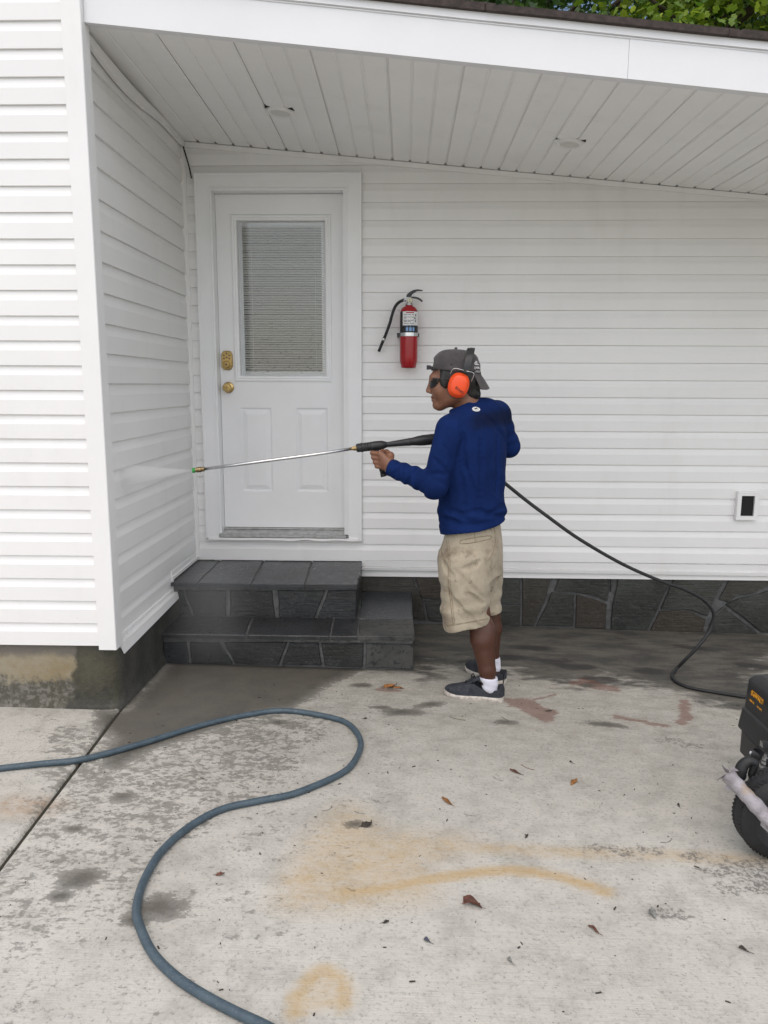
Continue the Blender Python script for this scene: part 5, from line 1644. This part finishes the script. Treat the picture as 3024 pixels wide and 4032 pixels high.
# ------------------------------------------------------------------ wall vent, soffit lights, stray cable
vent = thing('wall_vent', 'small white framed vent with a dark square opening in the siding', 'vent', (2.155, 0, .776))
m = MB()
x0, x1, z0, z1 = 2.0905, 2.2185, .6895, .862
m.box(x0, x0+.0245, -.032, .008, z0, z1); m.box(x1-.0245, x1, -.032, .008, z0, z1); m.box(x0+.0245, x1-.0245, -.032, .008, z0, z0+.024); m.box(x0+.0245, x1-.0245, -.032, .008, z1-.024, z1)
m.box(x0+.002, x1-.002, -.0345, -.0322, z1-.010, z1-.002)
obj('vent_frame', m, M_TRIM, vent)
m = MB().box(x0+.0245, x1-.0245, -.018, -.014, z0+.024, z1-.024)
obj('vent_opening', m, M_DARKGAP, vent)
for cx, cy, lab_ in ((-.557, -.655, 'round white soffit light above the back door'), (.872, -.612, 'round white soffit light over the plain stretch of siding')):
    sz = ZF(cx)+(ZW(cx)-ZF(cx))*(cy+1.45)/1.45
    tilt = Matrix.Translation((cx, cy, sz)) @ Matrix.Rotation(math.atan(.097), 4, 'Y') @ Matrix.Rotation(math.pi, 4, 'X')
    t = thing('ceiling_light', lab_, 'light', (cx, cy, sz), 'lights in the porch soffit')
    m = MB(); m.lathe([(.066, -.004), (.0690, .004), (.0675, .010), (.061, .015), (.050, .012), (.047, .009)], tilt, 32, False)
    obj('trim_ring', m, M_TRIM, t, True)
    m = MB(); m.lathe([(.050, .0090), (.047, .0080), (.03, .0150), (0, .0170)], tilt, 32, False)
    obj('lens', m, M_BULB, t, True)
    for sx in (-1, 1):
        m = MB()
        q = [tilt @ Vector(v) for v in ((sx*.044, .052, .0012), (sx*.067, .068, .0012), (sx*.074, .024, .0012))]
        m.add(q+[p_+Vector((0, 0, .006)) for p_ in q], [(0, 1, 2), (5, 4, 3), (0, 2, 5, 3), (2, 1, 4, 5), (1, 0, 3, 4)])
        obj('cutout_gap', m, M_DARKGAP, t)
m = MB().tube(curve([(-1.228, -.020, 2.874), (-1.220, -.022, 2.835), (-1.206, -.022, 2.785), (-1.192, -.020, 2.730), (-1.182, -.016, 2.672)], 5), .0042, 8)
tag(obj('loose_cable', m, M_BLACKRB, None, True), 'short black cable end sticking out above the door frame corner', 'cable')

# ------------------------------------------------------------------ pressure washer at the right edge
XW = 1.318
wash = thing('pressure_washer', 'black pressure washer on a wheeled frame with yellow lettering beside the concrete stains', 'pressure washer', (1.6, -2.2, 0))
def shroud(z0, z1, x0, y0, y1, t0, t1, name, rnd_=.03, par=wash, x1=1.72):
    """rounded box narrowing upwards"""
    m = MB(); P = []
    for i, f_ in enumerate((0, .12, .5, .82, .94, 1.0)):
        z = z0+(z1-z0)*f_; sh = t0+(t1-t0)*f_+(0.012 if i == 4 else .035 if i == 5 else 0)
        a0, a1, b0, b1 = x0+sh, x1-sh, y0+sh*.7, y1-sh*.7
        row = []
        for cx, cy, st in ((a1-rnd_, b0+rnd_, -90), (a1-rnd_, b1-rnd_, 0), (a0+rnd_, b1-rnd_, 90), (a0+rnd_, b0+rnd_, 180)):
            for k in range(5):
                a = R(st+22.5*k); row.append((cx+rnd_*math.cos(a), cy+rnd_*math.sin(a), z))
        row.append(row[0]); P.append(row)
    m.grid(P); m.add(P[-1][:-1], [tuple(range(20))]); m.add(P[0][:-1], [tuple(range(19, -1, -1))])
    return obj(name, m, M_BLACKPL, par, True, 40)
sh1 = shroud(.335, .472, XW-.004, -2.33, -1.985, .0, .006, 'engine_cover', .022)
sh2 = shroud(.262, .352, XW-.030, -2.36, -1.962, .010, .020, 'cover_skirt', .035)
shroud(.165, .262, XW-.006, -2.34, -1.975, .0, .0, 'crankcase', .03)
m = MB().box(XW-.001, XW+.002, -2.128, -2.040, .398, .421)
bd = obj('logo_plate', m, M_YELP, wash)
m = MB().box(XW-.0018, XW-.0012, -2.1262, -2.0418, .4000, .4190)
obj('logo_field', m, M_BLACKP, bd)
FX = lambda y, z: frame((XW-.0026, y, z), (0, -1, 0), (0, 0, 1), (-1, 0, 0))
text('logo_lettering', 'DeWALT', .0222, FX(-2.084, .4095) @ Matrix.Diagonal((1.02, 1, 1, 1)), M_YELP, bd, .0008)
text('rating_lettering', '3800 PSI', .0105, FX(-2.050, .381), M_YELP, bd, .0004)
text('rating_lettering', '4.0 GPM', .0105, FX(-2.108, .381), M_YELP, bd, .0004)
m = MB()
for y in (-2.02, -2.09):
    m.lathe([(.0045, 0), (.0045, .003), (0, .0035)], along((XW+.07, y, .4718), (XW+.07, y, .6)), 8, False)
obj('cover_screw', m, M_STEEL, wash, True, 40)
m = MB(); m.lathe([(.010, 0), (.018, .002), (.019, .03), (.017, .05), (.024, .052), (.024, .07), (.012, .072)], along((1.296, -2.120, .222), (1.36, -2.160, .207)), 16)
obj('pump_outlet', m, M_BLACKPL, wash, True, 35)
m = MB(); m.lathe([(.006, -.006), (.009, -.005), (.009, .003)], along((1.296, -2.120, .222), (1.36, -2.160, .207)), 8)
obj('plug', m, M_STEEL, wash, True, 35)
m = MB()
for z, r in ((.150, .017), (.168, .020), (.180, .015), (.192, .020), (.206, .015), (.218, .013)):
    m.lathe([(r, z), (r, z+.010)], Matrix.Translation((1.292, -2.235, .035)), 12)
m.lathe([(.008, .118), (.008, .24)], Matrix.Translation((1.292, -2.235, .035)), 10)
m.obox(Matrix.Translation((1.318, -2.215, .300)), .075, .02, .018)
obj('unloader_valve', m, M_GALV, wash, True, 30)
m = MB(); m.lathe([(.012, .095), (.015, .10), (.015, .125), (.010, .13)], Matrix.Translation((1.292, -2.235, .035)), 12)
obj('inlet_fitting', m, M_GALV, wash, True, 30)
# wheels
def wheel(cy):
    c = Vector((1.258, cy, .1405+float(gz(1.258, cy))))
    M = frame(c, (1, 0, 0), (0, 0, 1), (0, -1, 0))
    m = MB()
    m.lathe([(.075, -.046), (.100, -.047), (.122, -.043), (.134, -.034), (.1385, -.022), (.1395, 0), (.1385, .022), (.134, .034), (.122, .043), (.100, .047), (.088, .040), (.075, .034)], M, 56, False)
    for k in range(64):     # tread blocks
        for s_ in (-1, 1):
            a = 2*math.pi*(k+.25*s_)/64
            m.obox(M @ Matrix.Rotation(a, 4, "Z") @ Matrix.Translation((.1385, 0, s_*.020)) @ Matrix.Rotation(s_*.45, 4, "X"), .0034, .0065, .018)
    ty = obj('wheel', m, M_TYRE, wash, True, 40)
    m = MB(); m.lathe([(.0, .012), (.025, .020), (.030, .014), (.060, .018), (.072, .030), (.080, .036), (.080, -.036), (.0, -.030)], M, 32, False)
    obj('rim', m, M_BLACKPL, ty, True, 40)
wheel(-2.42)
m = MB().tube([(1.258, -2.40, .118), (1.258, -2.30, .115)], .009, 10)
obj('axle', m, M_GALV, wash, True)
m = MB()
for y in (-2.345, -1.995):
    m.tube(curve([(1.40, y, .15), (1.41, y, .115), (1.46, y, .105), (1.70, y, .095), (1.86, y, .095), (1.90, y, .20), (1.96, y, .62)], 6), .012, 10)
m.tube([(1.96, -2.345, .62), (1.96, -1.995, .62)], .012, 10); m.tube([(1.5, -2.345, .1), (1.5, -1.995, .1)], .012, 10)
m.tube([(1.85, -2.345, .095), (1.85, -2.345, -.055)], .012, 10); m.tube([(1.85, -1.995, .095), (1.85, -1.995, -.07)], .012, 10)
m.box(1.42, 1.78, -2.33, -2.01, .135, .148)
obj('cart_frame', m, M_BLACKPL, wash, True, 40)
m = MB()
P = [Vector((1.088, -2.412, .291)), Vector((1.128, -2.470, .252)), Vector((1.175, -2.535, .205)), Vector((1.24, -2.625, .142)), Vector((1.30, -2.70, .09))]
tub = curve(P, 8)
m.tube(tub, [.0225+.0014*math.sin(i*1.9)+.0012*math.sin(i*.7) for i in range(len(tub))], 14)
pipe = obj('taped_bar', m, M_TAPE, wash, True)
m = MB()
rr = random.Random(11)
def flap(c, a, b, sag):
    c, a, b = Vector(c), Vector(a), Vector(b)
    P = [[c+a*u+b*v+Vector((rr.uniform(-.002, .002), rr.uniform(-.002, .002), sag*u*u+rr.uniform(-.002, .002))) for v in (-.5, 0, .5)] for u in (0, .35, .7, 1)]
    m.ribbon(P, .0012)
flap((1.092, -2.415, .300), (-.018, .012, .010), (.012, .01, -.022), .004); flap((1.082, -2.408, .284), (-.020, .004, -.006), (.004, .01, -.014), -.006)
flap((1.092, -2.425, .268), (-.010, -.004, -.014), (.012, -.012, 0), -.004); flap((1.100, -2.40, .303), (.018, -.004, .006), (.010, -.02, -.004), .0)
flap((1.105, -2.45, .255), (.004, -.004, -.016), (.016, -.02, -.016), -.002); flap((1.215, -2.61, .145), (-.022, -.006, -.008), (.010, -.016, -.014), -.010); flap((1.16, -2.53, .20), (0, -.006, -.018), (.02, -.03, -.02), -.002)
obj('tape_flap', m, M_TAPE, pipe)['kind'] = 'stuff'
m = MB().tube(curve([(1.158, -2.36, .250), (1.150, -2.362, .272), (1.156, -2.36, .296), (1.172, -2.36, .312), (1.192, -2.36, .306), (1.190, -2.36, .286), (1.186, -2.362, .262), (1.206, -2.366, .232), (1.222, -2.37, .205)], 5),
                [.010, .0135, .0165, .0175, .018, .0185, .0185, .019, .019, .0185, .018, .0175, .017, .0165, .016, .0155, .015, .0145, .014, .014, .0135, .013, .013, .0125, .0125, .012, .0118, .0115, .0112, .011, .011, .011, .011, .011, .011, .011, .011, .011, .011, .011, .011], 12)
obj('rubber_handle', m, M_BLACKRB, wash, True)
m = MB()
cyl = along((1.235, -2.345, .225), (1.33, -2.31, .215))
m.lathe([(.0, -.002), (.045, 0), (.048, .004)] + [((.050 if k % 2 else .046), .008+.005*k) for k in range(16)] + [(.048, .092), (0, .094)], cyl, 24, False)
obj('ribbed_cylinder', m, M_BLACKPL, wash, True, 25)

# ------------------------------------------------------------------ fallen leaves, twigs and crumbs on the concrete
def leaf_mat(name, col):
    n = N(name); f = n.noise(60, 5, .6)
    n.set(Base_Color=n.mix(n.step(f, .3, .7), mul(col, .55), mul(col, 1.35)), Roughness=.7); n.bump(f, .3, .003)
    return n.mat
LM_ = {'red': leaf_mat('red_brown_leaf', (.11, .042, .026)), 'orange': leaf_mat('orange_brown_leaf', (.26, .11, .030)), 'dark': leaf_mat('dark_leaf', (.038, .030, .022)), 'grey': leaf_mat('grey_leaf', (.22, .22, .20)), 'green': leaf_mat('olive_leaf', (.09, .085, .03))}
def leaf(x, y, L, W, rot, mt, label, curl=.25, hook=0.0, name='fallen_leaf', group='dead leaves on the concrete', cat='leaf'):
    z0 = float(gz(x, y)); P = []
    cs, sn = math.cos(rot), math.sin(rot)
    for i in range(8):
        t = i/7
        w_ = W*math.sin(math.pi*min(1, t*.92+.04))**.8*(1-.25*t)+.0006
        u = (t-.5)*L; v0 = hook*L*(t-.5)**2*2
        row = []
        for q in (-1, -.45, 0, .45, 1):
            zz = .0035+curl*W*(abs(q)**1.6)*(.4+.8*math.sin(2.6*t+q))+curl*.25*L*(t-.35)**2+.002*math.sin(9*t+3*q)
            a, b = u+.004*math.sin(5*t+q), v0+q*w_
            row.append((x+a*cs-b*sn, y+a*sn+b*cs, z0+max(.0015, zz)))
        P.append(row)
    m = MB().ribbon(P, .0009)
    st = [(P[0][2][0]-cs*.012*k/2+sn*.004*k*k/4, P[0][2][1]-sn*.012*k/2, P[0][2][2]) for k in range(3)]
    m.tube(st, .0007, 5)
    return tag(obj(name, m, mt, None, True), label, cat, group)
leaf(.501, -1.925, .052, .0075, 2.35, LM_['red'], 'narrow dark red leaf beside a thin twig behind the taller orange leaf')
leaf(.713, -1.989, .052, .0100, .95, LM_['orange'], 'bright orange brown leaf lying apart in the middle of the clean concrete')
leaf(.227, -2.162, .060, .0085, 2.15, LM_['orange'], 'slim rusty orange leaf between the hose bend and the yellow stain')
leaf(-.043, -2.338, .040, .0120, .55, LM_['dark'], 'curled dark olive leaf with a long hooked stem by the hose', .7, .5)
leaf(.269, -2.716, .055, .0170, 2.9, LM_['red'], 'crumpled maroon leaf just below the arc of yellow stain', .9, .5)
leaf(.589, -2.801, .036, .0045, 2.2, LM_['red'], 'small thin brown leaf to the right below the yellow arc', .3, .3)
leaf(.767, -2.730, .034, .0120, 1.6, LM_['grey'], 'pale grey dried leaf near the dark oily patch', .6)
leaf(.010, -1.085, .070, .0125, .25, LM_['orange'], 'ragged brown leaf in front of the steps, widest of its pair', .8, .2)
leaf(.052, -1.098, .060, .0065, -.35, LM_['orange'], 'torn narrow brown leaf touching the ragged one by the steps', .6, -.2)
leaf(.030, -2.806, .018, .0050, .4, LM_['dark'], 'tiny dark leaf scrap left of the crumpled maroon leaf', .5)
leaf(.136, -2.872, .021, .0065, 2.4, simple('blue_grey_scrap', (.075, .08, .11), .6), 'small bluish dark scrap below the crumpled maroon leaf', .5)
leaf(-.464, -2.626, .026, .0060, .2, LM_['red'], 'small brown leaf alone inside the lower hose curve', .6)
leaf(1.050, -2.133, .022, .0040, 1.4, LM_['dark'], 'little dark leaf near the washer wheel', .4)
leaf(.963, -2.857, .026, .0050, 2.5, LM_['dark'], 'black curled leaf scrap at the lower right of the concrete', .6, .4)
leaf(-.095, -1.473, .016, .0055, .3, LM_['dark'], 'dark crumb of leaf just outside the top bend of the hose', .5)
leaf(.745, -1.322, .032, .0040, .2, LM_['dark'], 'black twig like leaf at the tip of the red stain', .3)
leaf(.476, -2.365, .016, .0060, 1.1, LM_['dark'], 'dark round leaf scrap above the yellow arc', .6)
leaf(.344, -2.931, .018, .0050, 2.0, LM_['grey'], 'grey leaf scrap with a fine stalk at the bottom middle', .5)
leaf(.735, -1.83, .018, .0045, 2.1, LM_['dark'], 'dark leaf scrap behind the bright orange leaf', .5)
def twig(x, y, L, rot, bend, mt, label):
    P = []
    for i in range(6):
        t = i/5-.5
        a, b = t*L, bend*L*(t*t*4-1)
        px, py = x+a*math.cos(rot)-b*math.sin(rot), y+a*math.sin(rot)+b*math.cos(rot)
        P.append((px, py, float(gz(px, py))+.0016))
    tag(obj('twig', MB().tube(P, .0011, 5), mt, None, True), label, 'twig', 'twigs on the concrete')
twig(.557, -1.885, .060, -.75, .1, LM_['red'], 'thin brown twig behind the narrow dark red leaf')
twig(.315, -1.44, .075, -.45, .08, LM_['green'], 'fine olive twig in front of the shoes')
twig(.530, -1.425, .045, -1.0, .1, LM_['green'], 'short fine twig below the heel of the near shoe')
twig(.30, -2.245, .040, -.3, .1, LM_['grey'], 'faint grey twig under the rusty orange leaf')
twig(.43, -1.985, .045, -.7, .1, LM_['grey'], 'thin pale twig between the two narrow leaves')
twig(-.19, -2.235, .045, .9, .25, LM_['grey'], 'curved pale twig near the inside of the hose')
twig(.93, -2.36, .050, .5, .2, LM_['grey'], 'light bent stalk near the washer tyre')
twig(-.075, -2.255, .040, -.4, .12, LM_['grey'], 'short pale stalk above the curled olive leaf')
m = MB(); rr = random.Random(4)
for k in range(230):
    x, y = rr.uniform(-1.1, 1.7), rr.uniform(-3.3, -1.0)
    L = rr.choice((.002, .003, .003, .004, .006)); a = rr.uniform(0, 3.1)
    z = float(gz(x, y))
    M = Matrix.Translation((x, y, z+.001)) @ Matrix.Rotation(a, 4, 'Z')
    m.obox(M, L*rr.uniform(1, 2.6), L*.6, .002)
tag(obj('leaf_litter_crumbs', m, LM_['dark']), 'scattered dark crumbs of leaf litter over the concrete', 'litter', None, 'stuff')

# ------------------------------------------------------------------ trees behind the house
def tree_leaf(name, col, col2):
    mt = bpy.data.materials.new(name); mt.use_nodes = True
    t = mt.node_tree; b = t.nodes['Principled BSDF']
    oi = t.nodes.new('ShaderNodeAttribute'); oi.attribute_name = 'tone'
    mx = t.nodes.new('ShaderNodeMix'); mx.data_type = 'RGBA'
    t.links.new(oi.outputs['Fac'], mx.inputs[0]); mx.inputs[6].default_value = (*col, 1); mx.inputs[7].default_value = (*col2, 1)
    t.links.new(mx.outputs[2], b.inputs['Base Color']); b.inputs['Roughness'].default_value = .5
    tr = t.nodes.new('ShaderNodeBsdfTranslucent'); t.links.new(mx.outputs[2], tr.inputs[0])
    ms = t.nodes.new('ShaderNodeMixShader'); ms.inputs[0].default_value = .45
    t.links.new(b.outputs[0], ms.inputs[1]); t.links.new(tr.outputs[0], ms.inputs[2]); t.links.new(ms.outputs[0], t.nodes['Material Output'].inputs[0])
    return mt
M_BARK = simple('tree_bark', (.07, .05, .035), .9, 0, .35, 9, .8, 18, stretch=(1, 1, .2))
def tree(x, y, h, cz, rx, rz, nleaf, mats, label, seed, size=.13):
    t = thing('tree', label, 'tree', (x, y, -.2), 'trees behind the house')
    rg = np.random.default_rng(seed); rr = random.Random(seed)
    m = MB(); m.tube([(x, y, -.2), (x+.1, y, cz*.45), (x-.05, y+.1, cz), (x+.1, y, cz+rz*.7)], [.24, .19, .13, .03], 12)
    tips = []
    for k in range(11):
        a = rr.uniform(0, 6.28); z0 = cz-rz*.6+rr.random()*rz*1.1; r_ = rx*rr.uniform(.55, .95)
        e = (x+r_*math.cos(a), y+r_*math.sin(a), z0+rr.uniform(.2, 1.3)); tips.append(e)
        m.tube(curve([(x, y, z0-.4), (x+r_*.45*math.cos(a+.15), y+r_*.45*math.sin(a+.15), z0+.1), e], 4), [.07-.058*i/8 for i in range(9)], 7)
    obj('trunk', m, M_BARK, t, True)
    # clumps
    nc = 62
    C_ = rg.normal(size=(nc, 3)); C_ /= np.linalg.norm(C_, axis=1)[:, None]
    C_ = C_*np.array([rx, rx, rz])*rg.uniform(.25, 1.0, (nc, 1))**.6+np.array([x, y, cz])
    cr = rg.uniform(.35, .85, nc)*rx*.42
    ci = rg.integers(0, nc, nleaf)
    p = C_[ci]+rg.normal(size=(nleaf, 3))*cr[ci][:, None]*np.array([.55, .55, .42])
    nrm = rg.normal(size=(nleaf, 3))+np.array([0, -.2, 1.0]); nrm /= np.linalg.norm(nrm, axis=1)[:, None]
    tan = np.cross(nrm, rg.normal(size=(nleaf, 3))); tan /= np.linalg.norm(tan, axis=1)[:, None]
    bit = np.cross(nrm, tan)
    s_ = size*rg.uniform(.6, 1.25, nleaf)
    shp = [(-.5, 0, 0), (-.22, .36, .05), (-.02, .20, .02), (.12, .40, .06), (.5, 0, -.05), (.12, -.40, .06), (-.02, -.20, .02), (-.22, -.36, .05)]
    V = np.stack([p+tan*(a*s_)[:, None]+bit*(b*s_)[:, None]+nrm*(c*s_)[:, None] for a, b, c in shp], 1).reshape(-1, 3)
    o = (np.arange(nleaf)*8)[:, None]
    F = np.concatenate([o+np.array(q) for q in ([0, 1, 2, 6], [0, 6, 7, 0], [2, 3, 4, 5], [2, 5, 6, 2])])
    F = np.concatenate([o+np.array(q) for q in ([0, 1, 2, 6], [2, 3, 4, 5])]); 
    F2 = np.concatenate([o+np.array(q) for q in ([0, 6, 7], [2, 5, 6])])
    tone = np.repeat(np.clip(rg.normal(.35, .25, nleaf)+.25*(rg.random(nc)[ci]-.5), 0, 1), 8)
    T3 = np.concatenate([F[:, [0, 1, 2]], F[:, [0, 2, 3]], F2])
    nobj('crown', V, T3, mats, t, False, {'tone': tone})['kind'] = 'stuff'
MT1 = tree_leaf('dark_maple_leaf', (.022, .055, .016), (.09, .17, .025))
MT2 = tree_leaf('backlit_maple_leaf', (.08, .17, .015), (.42, .52, .05))  # light coming through the leaves put into a brighter green
tree(1.7, 8.6, 9, 6.6, 2.3, 2.3, 9000, MT1, 'dark leafy tree behind the roof, left of the bright one', 1)
tree(4.4, 7.6, 9, 6.2, 2.1, 2.2, 9000, MT2, 'bright yellow green maple behind the middle of the roof edge', 2)
tree(7.0, 9.0, 10, 6.6, 2.5, 2.6, 9000, MT1, 'dark leafy tree behind the lowest end of the roof', 3)
tree(3.6, 13.0, 12, 8.2, 4.6, 3.4, 12000, MT1, 'large shaded tree filling the gap beyond the nearer crowns', 4, .18)
